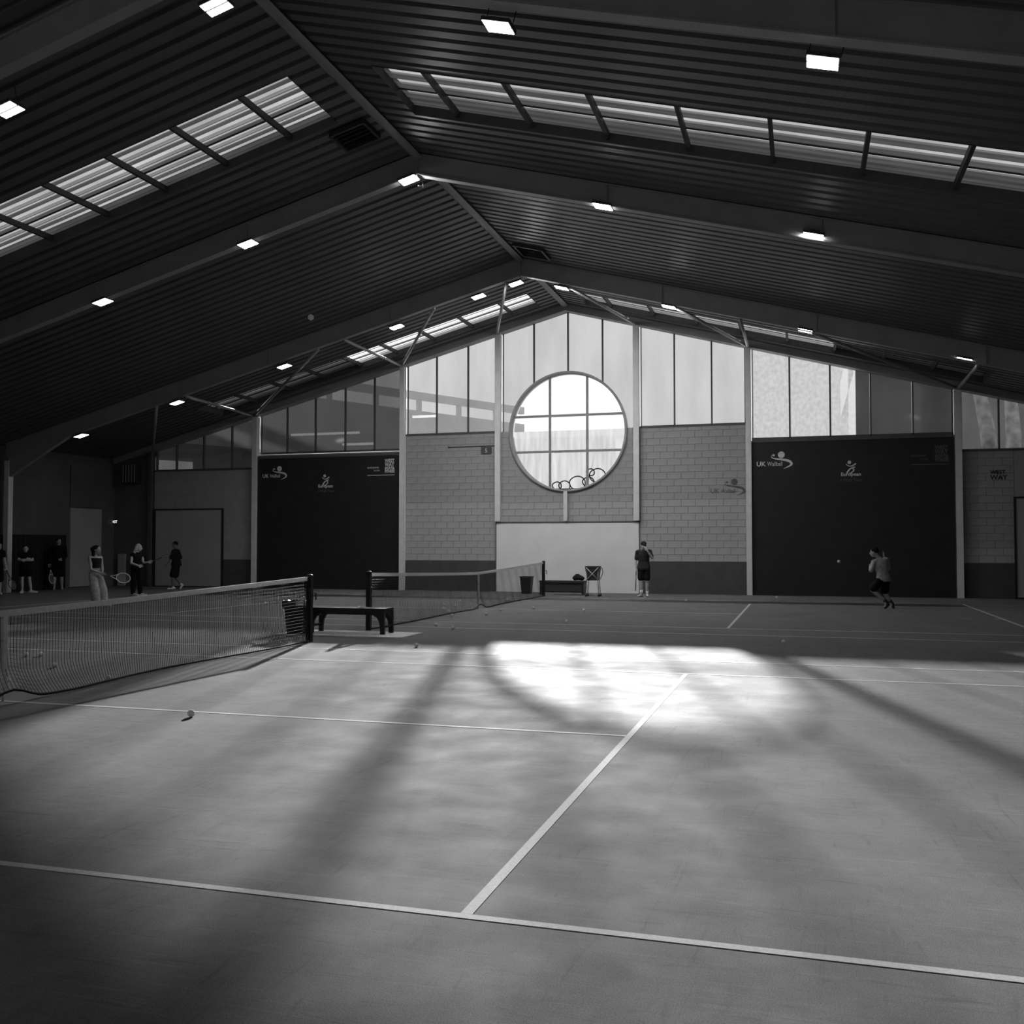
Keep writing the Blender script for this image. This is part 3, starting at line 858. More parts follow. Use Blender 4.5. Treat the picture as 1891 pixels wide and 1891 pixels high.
# court number plate and cable on the left block bay
np_ = empty('court_number_plate', tuple(ony(898, 832, W - 0.02)))
MB().box((-0.19, -0.015, -0.12), (0.19, 0.008, 0.12)).build('plate', 'dado', np_)
o = link('lettering', text_mesh('5', 0.20, 0.002, 'CENTER', 0, 0.002), 'logo_white', np_); o.location = (0, -0.018, -0.07); o.rotation_euler = (math.pi / 2, 0, 0)
tag(np_, 'small grey court number plate on the block wall left of the round window', 'sign')
a, b = ony(829, 826, W - 0.03), ony(913, 823, W - 0.03)
cd = MB().tube([(0, 0, 0), b - a], 0.014, 6).sphere((0, 0, 0), 0.035, 8, 6).build('cable_conduit', 'dado'); cd.location = a
tag(cd, 'thin conduit running along the block wall above the number plate', 'conduit')

# ================================================================== LAMPS
def lamp_proto():
    o = empty('ceiling_light')
    MB().box((-0.19, -0.16, 0.0), (0.19, 0.16, 0.05)).build('housing', 'darkgrey', o)
    for s in (-1, 1):
        MB().box((-0.175, s * 0.080 - 0.062, -0.006), (0.175, s * 0.080 + 0.062, 0.0)).build('led_panel', 'led', o)
    for s in (-1, 1):
        MB().tube([(s * 0.18, 0, 0.04), (s * 0.19, 0.0, 0.30)], 0.008, 5).build('hanger', 'darkgrey', o)
    MB().box((-0.10, -0.05, 0.05), (0.10, 0.05, 0.10)).build('driver', 'darkgrey', o)
    return o
BRIGHT = {755: 'led_front', 458: 'led_mid', 1113: 'led_front', 1502: 'led_mid', 953: 'led_high', 884: 'led_high', 733: 'led_high', 1037: 'led_high', 1235: 'led_high', 525: 'led_mid', 1487: 'led_mid'}
LP = [(400, 12, 3.5, 'lamp at the top of the picture left of the ridge'), (15, 203, 3.5, 'lamp at the upper left edge of the picture'),
      (920, 50, 3.5, 'lamp at the top right of the ridge above the near rooflights'), (1519, 116, 3.5, 'rectangular lamp at the upper right above the near rooflights'),
      (755, 333, 10.68, 'lamp on the middle beam just left of the ridge'), (458, 451, 10.68, 'lamp on the middle beam above the flying ball'),
      (190, 558, 10.68, 'lamp lowest on the left arm of the middle beam'), (1113, 382, 10.68, 'lamp on the middle beam first right of the ridge'),
      (1502, 436, 10.68, 'lamp on the middle beam farthest right'), (953, 524, 18.46, 'lamp at the peak of the braced beam'),
      (884, 548, 18.46, 'brightest glowing lamp on the left arm of the braced beam'), (733, 604, 18.46, 'lamp on the braced beam second down the left arm'),
      (525, 677, 18.46, 'lamp on the braced beam third down the left arm'), (327, 744, 18.46, 'lamp on the braced beam fourth down the left arm'),
      (150, 805, 18.46, 'lamp at the lowest left end of the braced beam'), (1037, 532, 18.46, 'lamp on the braced beam just right of the ridge'),
      (1235, 567, 18.46, 'lamp on the braced beam second down the right arm'), (1487, 611, 18.46, 'lamp on the braced beam third down the right arm'),
      (1780, 664, 18.46, 'lamp on the braced beam at the far right')]
proto = None
for (u, v, y, lb) in LP:
    o = lamp_proto() if proto is None else copy_tree(proto)
    proto = proto or o
    p = ony(u, v, y)
    o.location = p
    o.rotation_euler = (0, math.atan(SL) * (1 if p.x > XR else -1), 0)
    if u in BRIGHT:                       # the lamps over the far court are turned up
        for ch in o.children:
            if ch.name.startswith('led_panel'):
                ch.data = ch.data.copy(); ch.data.materials[0] = M[BRIGHT[u]]
    tag(o, 'lit square LED ' + lb, 'light', 'LED ceiling lights')
# loose cable by the middle beam
cb = MB().tube([onx(772, 343, -0.02), onx(780, 344, 0.0), onx(790, 341, 0.03), onx(808, 334, 0.08)], 0.008, 5)
cb.tube([onx(780, 336, 0.0), onx(781, 347, 0.0)], 0.014, 5)
c = cb.build('hanging_cable', 'white')
tag(c, 'short white cable hanging beside the lamp near the ridge', 'cable')

# ================================================================== NETS
def tennis_net(yc, label, bulge):
    n = empty('tennis_net', (0, yc, 0))
    H = lambda y: 0.914 + 0.150 * (abs(y) / 6.4) ** 1.15
    def bottom(y):
        return 0.02 + 0.10 * math.exp(-(y / 0.22) ** 2)
    def bx(y, t):
        """sideways billow of the net at height fraction t"""
        k = bulge * (0.10 * math.exp(-((y - 0.7) / 1.0) ** 2) + 0.05 * math.sin(y * 1.3 + 1.0) + 0.03)
        return k * max(0.0, 1 - t / 0.35) ** 1.6 + 0.006 * math.sin(y * 9 + t * 5)
    strands = MB(); r = 0.0027
    def strand(pts):
        o = []
        for p in pts: o += [(p[0] + r, p[1], p[2]), (p[0] - r * 0.6, p[1] + r, p[2] + r * 0.3), (p[0] - r * 0.6, p[1] - r, p[2] - r * 0.3)]
        fs = []
        for i in range(len(pts) - 1):
            a = 3 * i
            fs += [(a + k, a + (k + 1) % 3, a + 3 + (k + 1) % 3, a + 3 + k) for k in range(3)]
        strands.add(o, fs)
    NY, NZ = 284, 20
    grid = []
    for i in range(NY + 1):
        y = -6.36 + 12.72 * i / NY
        b, h = bottom(y), H(y) - 0.03
        row = []
        for j in range(NZ + 1):
            t = j / NZ
            yy = y + 0.010 * math.sin(y * 4.1 + t * 6) * (1 - t)
            row.append((bx(y, t), yy, b + (h - b) * t))
        grid.append(row)
    for i in range(NY + 1): strand(grid[i][::2])
    def hstrand(j): strand([grid[i][j] for i in range(0, NY + 1, 2)])
    for j in range(NZ): hstrand(j)
    for row in grid: pass
    # doubled mesh near the top
    for j in range(NZ - 5, NZ):
        strand([(g[j][0], g[j][1], g[j][2] + 0.012) for g in grid[::2]])
    strands.build('netting', 'net', n, fix=False)
    hb = MB(); N = 64; o = []
    for i in range(N + 1):
        y = -6.30 + 12.6 * i / N; z = H(y)
        o += [(0.014, y, z), (0.016, y, z - 0.065), (-0.016, y, z - 0.065), (-0.014, y, z)]
    fs = [(4 * i + k, 4 * i + (k + 1) % 4, 4 * i + 4 + (k + 1) % 4, 4 * i + 4 + k) for i in range(N) for k in range(4)] + [(3, 2, 1, 0), (4 * N, 4 * N + 1, 4 * N + 2, 4 * N + 3)]
    hb.add(o, fs).build('headband', 'tape', n)
    MB().tube([(bx(y, 0), y, bottom(y)) for y in [-6.3 + 12.6 * i / 120 for i in range(121)]], 0.014, 5).build('bottom_rope', 'net', n)
    st = MB().box((-0.022, -0.026, 0.12), (0.022, 0.026, 0.90)).build('centre_strap', 'tape', n)
    MB().box((-0.024, -0.03, 0.60), (0.024, 0.03, 0.62)).build('buckle', 'metal', st)
    MB().tube([(0, 0, 0.0), (0, 0, 0.14)], 0.012, 6).build('anchor', 'metal', st)
    for s in (-1, 1):
        p = MB().box((-0.042, s * 6.40 - 0.042, 0), (0.042, s * 6.40 + 0.042, 1.06)).build('post', 'dark', n)
        MB().lathe([(0.0, 1.06), (0.05, 1.06), (0.052, 1.085), (0.03, 1.10), (0.0, 1.102)], 12, (0, s * 6.40, 0)).build('post_cap', 'darkgrey', p)
        MB().tube([(0.05, s * 6.44, 0.80), (0.08, s * 6.46, 0.80), (0.08, s * 6.46, 0.68)], 0.012, 6).box((-0.03, s * 6.36 - 0.02, 0.70), (0.03, s * 6.36 + 0.02, 0.88)).build('winder', 'darkgrey', p)
        MB().tube([(0, s * 6.30, H(6.3) - 0.01), (0, s * 6.40, 1.07)], 0.006, 5).build('cable', 'metal', n)
        MB().box((-0.02, s * 6.335 - 0.006, 0.05), (0.02, s * 6.335 + 0.006, 1.0)).build('lacing_rod', 'net', n)
    tag(n, label, 'tennis net', 'tennis nets')
    return n
tennis_net(0.0, 'tennis net with white headband reaching in from the left edge', 1.0)
tennis_net(C2, 'farther tennis net ending in front of the white board', 0.5)

# ================================================================== BENCHES, BINS, CART, MAT
mt = MB().box((-1.15, 7.30, 0), (1.24, 8.30, 0.018)).build('floor_mat', 'mat')
tag(mt, 'pale rectangular mat lying under the dark bench between the nets', 'mat')
def bench(loc, rz, L, label):
    b = empty('bench', loc, rz)
    for k in range(3):
        MB().box((-L / 2, -0.20 + k * 0.138, 0.405), (L / 2, -0.20 + k * 0.138 + 0.125, 0.45)).build('seat_slat', 'dark', b)
    for s in (-1, 1):
        MB().box((-L / 2 + 0.04, s * 0.19 - 0.015, 0.335), (L / 2 - 0.04, s * 0.19 + 0.015, 0.41)).build('apron', 'dark', b)
    for sx in (-1, 1):
        for sy in (-1, 1):
            x = sx * (L / 2 - 0.05)
            q = [(0.05, 0), (0.05, 0.40), (-0.28, 0.40), (-0.28, 0.345), (-0.18, 0.335), (-0.09, 0.29), (-0.045, 0.21), (-0.03, 0.10), (-0.03, 0)]
            poly = [(x + sx * p[0], p[1]) for p in q]
            lg = MB().prism(poly, 1, sy * 0.185 - 0.025, sy * 0.185 + 0.025).build('leg', 'dark', b)
        MB().box((sx * (L / 2 - 0.04) - 0.02, -0.17, 0.11), (sx * (L / 2 - 0.04) + 0.02, 0.17, 0.15)).build('stretcher', 'dark', b)
        arch = [(-0.17, 0.41), (0.17, 0.41), (0.17, 0.2), (0.15, 0.29), (0.09, 0.35), (0.0, 0.37), (-0.09, 0.35), (-0.15, 0.29), (-0.17, 0.2)]
        MB().prism(arch, 0, sx * (L / 2 - 0.04) - 0.02, sx * (L / 2 - 0.04) + 0.02).build('end_arch', 'dark', b)
    tag(b, label, 'bench')
    return b
bench((0.01, 7.93, 0.018), 0, 1.46, 'low black bench with arched legs beside the near net post')
def bin_(loc, rz, label, papers):
    o = empty('waste_bin', loc, rz)
    m = MB()
    def sq(z, w, d): return [(-w, -d, z), (w, -d, z), (w, d, z), (-w, d, z)]
    for (a, b, i) in ((sq(0, 0.145, 0.125), sq(0.55, 0.185, 0.16), 0),):
        m.add(a + b, [(3, 2, 1, 0), (0, 1, 5, 4), (1, 2, 6, 5), (2, 3, 7, 6), (3, 0, 4, 7)])
    m.build('body', 'dark', o)
    rim = MB()
    for (x0, y0, x1, y1) in ((-0.20, -0.175, 0.20, -0.155), (-0.20, 0.155, 0.20, 0.175), (-0.20, -0.175, -0.18, 0.175), (0.18, -0.175, 0.20, 0.175)):
        rim.box((x0, y0, 0.53), (x1, y1, 0.57))
    rim.build('rim', 'darkgrey', o)
    if papers:
        bag = MB()
        n = 28; pts = []
        for k in range(n):
            t = 4 * k / n; s = int(t); f = t - s
            c = [(-0.2, -0.175), (0.2, -0.175), (0.2, 0.175), (-0.2, 0.175), (-0.2, -0.175)]
            pts.append((c[s][0] + (c[s + 1][0] - c[s][0]) * f, c[s][1] + (c[s + 1][1] - c[s][1]) * f))
        vs_ = [(p[0] * 1.03, p[1] * 1.03, 0.46 + 0.025 * math.sin(k * 2.3)) for k, p in enumerate(pts)] + [(p[0] * 1.04, p[1] * 1.04, 0.585 + 0.012 * math.sin(k * 1.7)) for k, p in enumerate(pts)] + [(p[0] * 0.9, p[1] * 0.9, 0.56) for p in pts]
        fs = [(r * n + k, r * n + (k + 1) % n, (r + 1) * n + (k + 1) % n, (r + 1) * n + k) for r in range(2) for k in range(n)]
        bag.add(vs_, fs, True).build('bag_liner', 'darkgrey', o)
        pc = MB().box((0.06, -0.215, 0.50), (0.20, -0.20, 0.575)).box((0.085, -0.218, 0.545), (0.17, -0.214, 0.56)).build('label_tag', 'white', o)
    tag(o, label, 'bin')
bin_((-0.83, 7.50, 0.018), 0.1, 'black waste bin with bag liner behind the near net post', True)
bin_((-0.92, 22.80, 0), 0, 'dark waste bin against the white board behind the far net', False)
# box bench by the board
b2 = empty('bench', (0.40, 22.62, 0))
MB().box((-0.80, -0.20, 0.39), (0.68, 0.20, 0.45)).build('seat', 'darkgrey', b2)
MB().box((-0.76, -0.16, 0.10), (0.64, -0.12, 0.40)).build('front_panel', 'darkgrey', b2)
MB().box((-0.76, 0.12, 0.06), (0.64, 0.16, 0.40)).build('back_panel', 'darkgrey', b2)
for x in (-0.78, 0.60):
    MB().box((x, -0.19, 0), (x + 0.06, 0.19, 0.40)).build('end_panel', 'dark', b2)
tag(b2, 'long dark box bench standing against the white board', 'bench')
bag = empty('sports_bag', (0.86, 22.60, 0.45))
m = MB(); n = 14; vs_ = []
for i in range(9):
    t = -1 + 2 * i / 8; rr = math.sqrt(max(0.02, 1 - abs(t) ** 2.4))
    for k in range(n):
        a = 2 * math.pi * k / n
        z = 0.085 + 0.085 * rr * math.sin(a) * (1.0 + 0.25 * math.sin(3 * t + a)) + (0.03 * rr if math.sin(a) > 0 and t < 0.1 else 0)
        vs_.append((0.20 * t, 0.13 * rr * math.cos(a), max(0.0, z)))
fs = [(i * n + k, i * n + (k + 1) % n, (i + 1) * n + (k + 1) % n, (i + 1) * n + k) for i in range(8) for k in range(n)] + [tuple(range(n)), tuple(range(8 * n, 9 * n))]
m.add(vs_, fs, True).build('bag_body', 'curtain', bag)
MB().tube([(-0.12, -0.06, 0.15), (-0.07, -0.07, 0.21), (0.02, -0.06, 0.21), (0.08, -0.05, 0.14)], 0.01, 6).build('strap', 'dark', bag)
tag(bag, 'slumped black sports bag on the bench by the white board', 'bag')
# ball cart
ct2 = empty('ball_cart', (1.52, 21.72, 0), 0.05)
for sx in (-1, 1):
    for sy in (-1, 1):
        lg = MB().tube([(sx * 0.20, sy * 0.18, 0.06), (sx * 0.17, sy * 0.15, 0.50), (sx * 0.19, sy * 0.17, 0.92)], 0.014, 6).build('leg', 'metal', ct2)
        MB().lathe([(0.0, -0.012), (0.035, -0.012), (0.04, 0), (0.035, 0.012), (0.0, 0.012)], 12).build('wheel', 'dark', lg)
        w = lg.children[0]; w.location = (sx * 0.20, sy * 0.18, 0.042); w.rotation_euler = (math.pi / 2, 0, 0.3)
bk = MB()
lo, hi = [(-0.17, -0.15), (0.17, -0.15), (0.17, 0.15), (-0.17, 0.15)], [(-0.22, -0.19), (0.22, -0.19), (0.22, 0.19), (-0.22, 0.19)]
bk.add([(p[0], p[1], 0.50) for p in lo] + [(p[0], p[1], 0.92) for p in hi], [(0, 1, 2, 3), (0, 1, 5, 4), (1, 2, 6, 5), (2, 3, 7, 6), (3, 0, 4, 7)])
bk.build('basket', 'darkgrey', ct2)
MB().tube([(p[0], p[1], 0.925) for p in hi], 0.012, 6, closed=True).build('basket_rim', 'dark', ct2)
MB().tube([(-0.17, -0.165, 0.53), (0.19, -0.195, 0.90)], 0.009, 5).build('cross_bar', 'white', ct2)
MB().tube([(0.17, -0.165, 0.53), (-0.19, -0.195, 0.90)], 0.009, 5).build('cross_bar', 'white', ct2)
MB().tube([(0.22, -0.12, 0.92), (0.30, -0.12, 0.88), (0.32, -0.1, 0.75), (0.24, -0.1, 0.55)], 0.012, 6).build('handle', 'dark', ct2)
for sx in (-1, 1):
    MB().tube([(sx * 0.185, -0.165, 0.28), (sx * 0.185, 0.165, 0.28)], 0.009, 5).build('brace_bar', 'metal', ct2)
tag(ct2, 'wheeled tennis ball cart with crossed white bars beside the bench', 'ball cart')

# ================================================================== TENNIS BALLS
ball_me = MB().sphere((0, 0, 0), 0.033, 20, 12).mesh('tennis_ball'); ball_me.materials.append(M['ball'])
sp = []
for k in range(64):
    t = 2 * math.pi * k / 64
    p = V((0.75 * math.cos(t) + 0.25 * math.cos(3 * t), 0.75 * math.sin(t) - 0.25 * math.sin(3 * t), 0.866 * math.sin(2 * t)))
    sp.append(p.normalized() * 0.0329)
seam_me = MB().tube(sp, 0.0013, 5, closed=True).mesh('seam'); seam_me.materials.append(M['seam'])
def ball(p, label):
    o = link('tennis_ball', ball_me); o.location = p
    o.rotation_euler = (random.random() * 6, random.random() * 6, random.random() * 6)
    s = link('seam', seam_me, None, o)
    tag(o, label, 'ball', 'tennis balls')
BALLS = [(48, 1214, 'tennis ball seen through the net, left of a close pair'), (75, 1213, 'tennis ball seen through the net, right one of a close pair'),
         (100, 1234, 'single tennis ball seen through the net below the close pair'), (13, 1262, 'tennis ball touching the net beside the white centre strap'),
         (199, 1258, 'tennis ball resting against the bottom of the near net'), (353, 1325, 'largest tennis ball on the floor, by the centre line with a sharp shadow'),
         (769, 1196, 'tennis ball on the floor in front of the pale mat'), (1447, 1190, 'lone tennis ball on the shaded floor right of the sunny patch'),
         (1046, 1151, 'tennis ball just above the tram lines below the ball cart'), (1078, 1130, 'tennis ball on the far centre line below the ball cart'),
         (985, 1126, 'tennis ball on the far centre line below the far net post'), (924, 1130, 'tennis ball in front of the far net right of its centre strap'),
         (898, 1137, 'tennis ball in front of the far net below its centre strap'), (805, 1158, 'left of two tennis balls lying before the far tram lines'),
         (836, 1164, 'right of two tennis balls lying before the far tram lines'), (835, 1140, 'tennis ball on the lower edge of the far net'),
         (829, 1132, 'tennis ball behind the far net just above its lower edge'), (819, 1127, 'tennis ball behind the far net, lower of two near the middle'),
         (820, 1120, 'tennis ball behind the far net, upper of two near the middle'), (849, 1113, 'highest tennis ball behind the far net left of its strap'),
         (840, 1122, 'tennis ball behind the far net between the pair and the strap'), (883, 1114, 'tennis ball behind the far net beside its centre strap'),
         (663, 1125, 'tennis ball peeping over the bench seat'), (490, 1117, 'faint tennis ball behind the near net left of the bin'),
         (468, 1194, 'tennis ball behind the near net by its lower edge'), (1267, 1112, 'tennis ball on the far sideline right of the capped man'),
         (1434, 1106, 'tiny tennis ball at the foot of the right dark panel'), (1024, 1099, 'tennis ball in front of the box bench'),
         (891, 1118, 'tennis ball half hidden by the far net strap'), (936, 1110, 'tennis ball behind the far net near its right post')]
for u, v, lb in BALLS:
    p = onz(u, v - 1.0, 0.0); p.z = 0.033
    ball(p, lb)
ball(at_dist(574, 586, 10.9), 'tennis ball high in the air below the left ceiling lamps')
ball(at_dist(1549, 1037, 21.5), 'tennis ball in flight in front of the dark panel left of the runner')

# ================================================================== RACKETS
def racket(butt, tip, normal, label, frame='grey'):
    butt, tip = V(butt), V(tip)
    o = empty('tennis_racket', butt)
    y = (tip - butt).normalized(); n = V(normal); n = (n - y * n.dot(y)).normalized(); x = y.cross(n)
    L = 0.685
    def P(a, b, c=0): return x * a + y * b + n * c
    MB().tube([P(0, 0), P(0, 0.02), P(0, 0.20)], [0.017, 0.015, 0.014], 8).build('grip', 'dark', o)
    N = 28
    MB().tube([P(0.125 * math.sin(2 * math.pi * k / N), 0.515 + 0.165 * math.cos(2 * math.pi * k / N)) for k in range(N)], 0.011, 6, closed=True).build('frame', frame, o)
    th = MB()
    for s in (-1, 1): th.tube([P(s * 0.008, 0.20), P(s * 0.035, 0.30), P(s * 0.075, 0.39)], 0.010, 6)
    th.build('throat', frame, o)
    st = MB()
    for k in range(-6, 7):
        a = k * 0.0185; h = 0.165 * math.sqrt(max(0, 1 - (a / 0.125) ** 2))
        st.tube([P(a, 0.515 - h), P(a, 0.515 + h)], 0.0009, 3, cap=False)
    for k in range(-7, 8):
        b = k * 0.0215; h = 0.125 * math.sqrt(max(0, 1 - (b / 0.165) ** 2))
        st.tube([P(-h, 0.515 + b), P(h, 0.515 + b)], 0.0009, 3, cap=False)
    st.build('strings', 'white', o)
    tag(o, label, 'racket', 'tennis rackets')
    return o

# ================================================================== PEOPLE
def cap(mb, a, b, ra, rb, n=12, flat=None):
    """tapered limb with round ends; FLAT = (axis, factor) squashes its section along an axis"""
    a, b = V(a), V(b); d = b - a; L = d.length
    d = d.normalized() if L > 1e-6 else V((0, 0, 1))
    x = d.cross(V((0, 1, 0)))
    if x.length < 0.1: x = d.cross(V((1, 0, 0)))
    x.normalize(); y = d.cross(x)
    rings = []
    for t in (-80, -55, -28, 0): rings.append((a + d * (ra * math.sin(math.radians(t))), ra * math.cos(math.radians(t))))
    for t in (0, 28, 55, 80): rings.append((b + d * (rb * math.sin(math.radians(t))), rb * math.cos(math.radians(t))))
    o = []
    for c, r in rings:
        for k in range(n):
            v = (x * math.cos(2 * math.pi * k / n) + y * math.sin(2 * math.pi * k / n)) * r
            if flat:
                ax = V(flat[0]).normalized(); v = v - ax * (v.dot(ax) * (1 - flat[1]))
            o.append(c + v)
    fs = [(i * n + k, i * n + (k + 1) % n, (i + 1) * n + (k + 1) % n, (i + 1) * n + k) for i in range(len(rings) - 1) for k in range(n)]
    fs += [tuple(range(n - 1, -1, -1)), tuple(range((len(rings) - 1) * n, len(rings) * n))]
    mb.add(o, fs, True)
def loft(mb, rings, n=18):
    """rings: (centre, half-width vector, half-depth vector)"""
    o = []
    for c, a, b in rings:
        o += [V(c) + V(a) * math.cos(2 * math.pi * k / n) + V(b) * math.sin(2 * math.pi * k / n) for k in range(n)]
    fs = [(i * n + k, i * n + (k + 1) % n, (i + 1) * n + (k + 1) % n, (i + 1) * n + k) for i in range(len(rings) - 1) for k in range(n)]
    fs += [tuple(range(n - 1, -1, -1)), tuple(range((len(rings) - 1) * n, len(rings) * n))]
    mb.add(o, fs, True)
def fused(mb, name, m, parent, voxel=0.011, it=4):
    me = mb.mesh(name)
    t = bpy.data.objects.new('tmp', me); COL.objects.link(t)
    r = t.modifiers.new('r', 'REMESH'); r.mode = 'VOXEL'; r.voxel_size = voxel; r.use_smooth_shade = True
    s = t.modifiers.new('s', 'SMOOTH'); s.iterations = it; s.factor = 0.5
    dg = bpy.context.evaluated_depsgraph_get()
    out = bpy.data.meshes.new_from_object(t.evaluated_get(dg))
    bpy.data.objects.remove(t); bpy.data.meshes.remove(me)
    out.name = name
    return link(name, out, m, parent)
def cloth(name, g): return mat(name, g, 0.9, noise=0.25, scale=12, bump=0.4, bscale=40, spec=0.2)
SKIN = {k: mat('skin_' + k, v, 0.55, noise=0.06, scale=10) for k, v in (('light', 0.55), ('mid', 0.36), ('dark', 0.16))}

def person(loc, label, J, look, top=None, legs=None, hair=None, shoes='white', skin='light', extra=None, fem=False):
    """J: joints in a frame with x to the picture's right, y away from the viewer, z up"""
    loc = V(loc); d = loc - CAM
    root = empty('person', loc, math.atan2(-d.x, d.y))
    J = {k: V(v) for k, v in J.items()}
    look = V(look).normalized()
    sk = SKIN[skin]
    hipv = (J['hipR'] - J['hipL']); shv = (J['shR'] - J['shL'])
    hu, su = hipv.normalized(), shv.normalized()
    pelvis = (J['hipL'] + J['hipR']) / 2; neck = J['neck']; chest = (J['shL'] + J['shR']) / 2
    spine = (chest - pelvis).normalized()
    def ring_at(t, w, dp):
        c = pelvis.lerp(chest, t); a = hu.lerp(su, t).normalized(); bdir = a.cross(spine).normalized()
        bdir = bdir.normalized()
        return (c, a * w, bdir * dp)
    k = 0.92 if fem else 1.0
    prof = [(-0.16, 0.115, 0.095), (-0.04, 0.165 if fem else 0.155, 0.118), (0.15, 0.155, 0.11), (0.38, 0.128 if fem else 0.142, 0.098), (0.62, 0.15, 0.112), (0.82, 0.168, 0.116), (0.98, 0.165, 0.095), (1.08, 0.10, 0.07)]
    def torso(mb, e=0.0, lo=-1.0, hi=2.0, flare=0.0):
        rs = []
        for t, w, dp in prof:
            if lo <= t <= hi: rs.append(ring_at(t, w * k + e + flare * max(0, 0.4 - t), dp * k + e + flare * max(0, 0.4 - t)))
        loft(mb, rs)
    body = MB()
    torso(body)
    cap(body, chest, neck, 0.075 * k, 0.056 * k)
    cap(body, neck, J['head'], 0.054 * k, 0.052 * k)
    # head: skull, face, jaw, nose, ears
    hd = J['head']; side = look.cross(V((0, 0, 1))).normalized(); upv = side.cross(look).normalized()
    rot = Matrix((side, look, upv)).transposed()
    body.sphere(hd - look * 0.012 + upv * 0.02, 0.1, 16, 12, (0.78, 0.95, 0.98), rot)
    body.sphere(hd + look * 0.022 - upv * 0.035, 0.1, 16, 12, (0.62, 0.70, 0.82), rot)
    cap(body, hd + look * 0.088 + upv * 0.01, hd + look * 0.104 - upv * 0.018, 0.010, 0.014, 8)
    for s in (-1, 1):
        body.sphere(hd + side * (s * 0.078) - look * 0.01 - upv * 0.005, 0.03, 8, 6, (0.4, 0.6, 1.0), rot)
    for S in 'LR':
        sh, el, wr = J['sh' + S], J['el' + S], J['wr' + S]
        cap(body, chest.lerp(sh, 0.75), sh, 0.06 * k, 0.054 * k)
        cap(body, sh, el, 0.050 * k, 0.038 * k)
        cap(body, el, el.lerp(wr, 0.3), 0.038 * k, 0.040 * k)
        cap(body, el.lerp(wr, 0.3), wr, 0.040 * k, 0.026 * k)
        hdir = J.get('hd' + S, (wr - el)); hdir = V(hdir).normalized()
        pn = V(J.get('pn' + S, (0, -1, 0))); pn = (pn - hdir * pn.dot(hdir)).normalized()
        wd = hdir.cross(pn).normalized()
        palm0, palm1 = wr + hdir * 0.015, wr + hdir * 0.075
        for q in (-1, -0.33, 0.33, 1):
            cap(body, wr + wd * (q * 0.016), palm1 + wd * (q * 0.030), 0.017, 0.0145, 8)
        for q, ln in ((-1, 0.058), (-0.33, 0.072), (0.33, 0.078), (1, 0.070)):
            b0 = palm1 + wd * (q * 0.031); b1 = b0 + hdir * ln * 0.5 + pn * 0.010; b2 = b1 + hdir * ln * 0.28 + pn * ln * 0.42
            cap(body, b0, b1, 0.0105, 0.0095, 8); cap(body, b1, b2, 0.0095, 0.008, 8)
        t0 = palm0 + wd * 0.026; t1 = t0 + wd * 0.028 + hdir * 0.025 + pn * 0.012; t2 = t1 + hdir * 0.030 + pn * 0.014
        cap(body, t0, t1, 0.014, 0.0115, 8); cap(body, t1, t2, 0.0115, 0.009, 8)
        hp, kn, an, toe = J['hip' + S], J['kn' + S], J['an' + S], J['toe' + S]
        cap(body, hp, kn, 0.086 * k, 0.056 * k)
        cap(body, kn, kn.lerp(an, 0.3), 0.053 * k, 0.058 * k)
        cap(body, kn.lerp(an, 0.3), an, 0.058 * k, 0.036 * k)
        cap(body, an, toe, 0.040, 0.032)
        f = (toe - an); heel = an - V((f.x, f.y, 0)).normalized() * 0.045 + V((0, 0, -0.045)) if abs(f.z) < 0.12 else an + (J.get('heel' + S, V((0, 0, -0.05))))
        cap(body, an, heel, 0.036, 0.032)
    fused(body, 'body', sk, root, 0.0105, 3)
    for s in (-1, 1):
        MB().sphere(hd + side * (s * 0.030) + look * 0.083 + upv * 0.012, 0.009, 8, 6).build('eye', 'dark', root)
    MB().tube([hd + look * 0.088 + side * (-0.022) - upv * 0.052, hd + look * 0.094 - upv * 0.054, hd + look * 0.088 + side * 0.022 - upv * 0.052], 0.005, 5).build('mouth', 'grey', root)
    # shoes
    if shoes:
        for S in 'LR':
            an, toe = J['an' + S], J['toe' + S]
            sm_ = MB(); f = toe - an
            if abs(f.z) < 0.12:
                g = V((f.x, f.y, 0)).normalized(); base = V((an.x, an.y, toe.z))
                cap(sm_, base - g * 0.05 + V((0, 0, 0.012)), base + g * 0.02 + V((0, 0, 0.02)), 0.042, 0.046)
                cap(sm_, base + g * 0.02 + V((0, 0, 0.01)), toe + g * 0.02, 0.046, 0.034)
                cap(sm_, base + V((0, 0, 0.02)), an + V((0, 0, 0.0)), 0.046, 0.046)
            else:
                heel = an + V(J.get('heel' + S, (0, 0, -0.05)))
                cap(sm_, heel, toe, 0.046, 0.036); cap(sm_, an, heel, 0.044, 0.046)
            fused(sm_, 'shoe', shoes, root, 0.012, 3)
    if top:
        m, sl, hem = top['m'], top.get('sleeve', 0.5), top.get('hem', -0.10)
        t = MB(); torso(t, top.get('e', 0.016), hem, 1.0 if top.get('open') else 1.2, top.get('flare', 0.06))
        if sl is not None:
            for S in 'LR':
                sh, el, wr = J['sh' + S], J['el' + S], J['wr' + S]
                cap(t, chest.lerp(sh, 0.7), sh, 0.078 * k, 0.070 * k)
                if sl <= 1: cap(t, sh, sh.lerp(el, sl), 0.068 * k, 0.062 * k)
                else:
                    cap(t, sh, el, 0.066 * k, 0.055 * k); cap(t, el, el.lerp(wr, sl - 1), 0.055 * k, 0.048 * k)
        else:
            for S in 'LR':
                cap(t, chest.lerp(J['sh' + S], 0.62) + V((0, 0, 0.02)), chest.lerp(J['sh' + S], 0.45) - spine * 0.12, 0.030, 0.07)
        if not top.get('open'): cap(t, chest, chest.lerp(neck, 0.40), 0.094 * k, 0.078 * k)
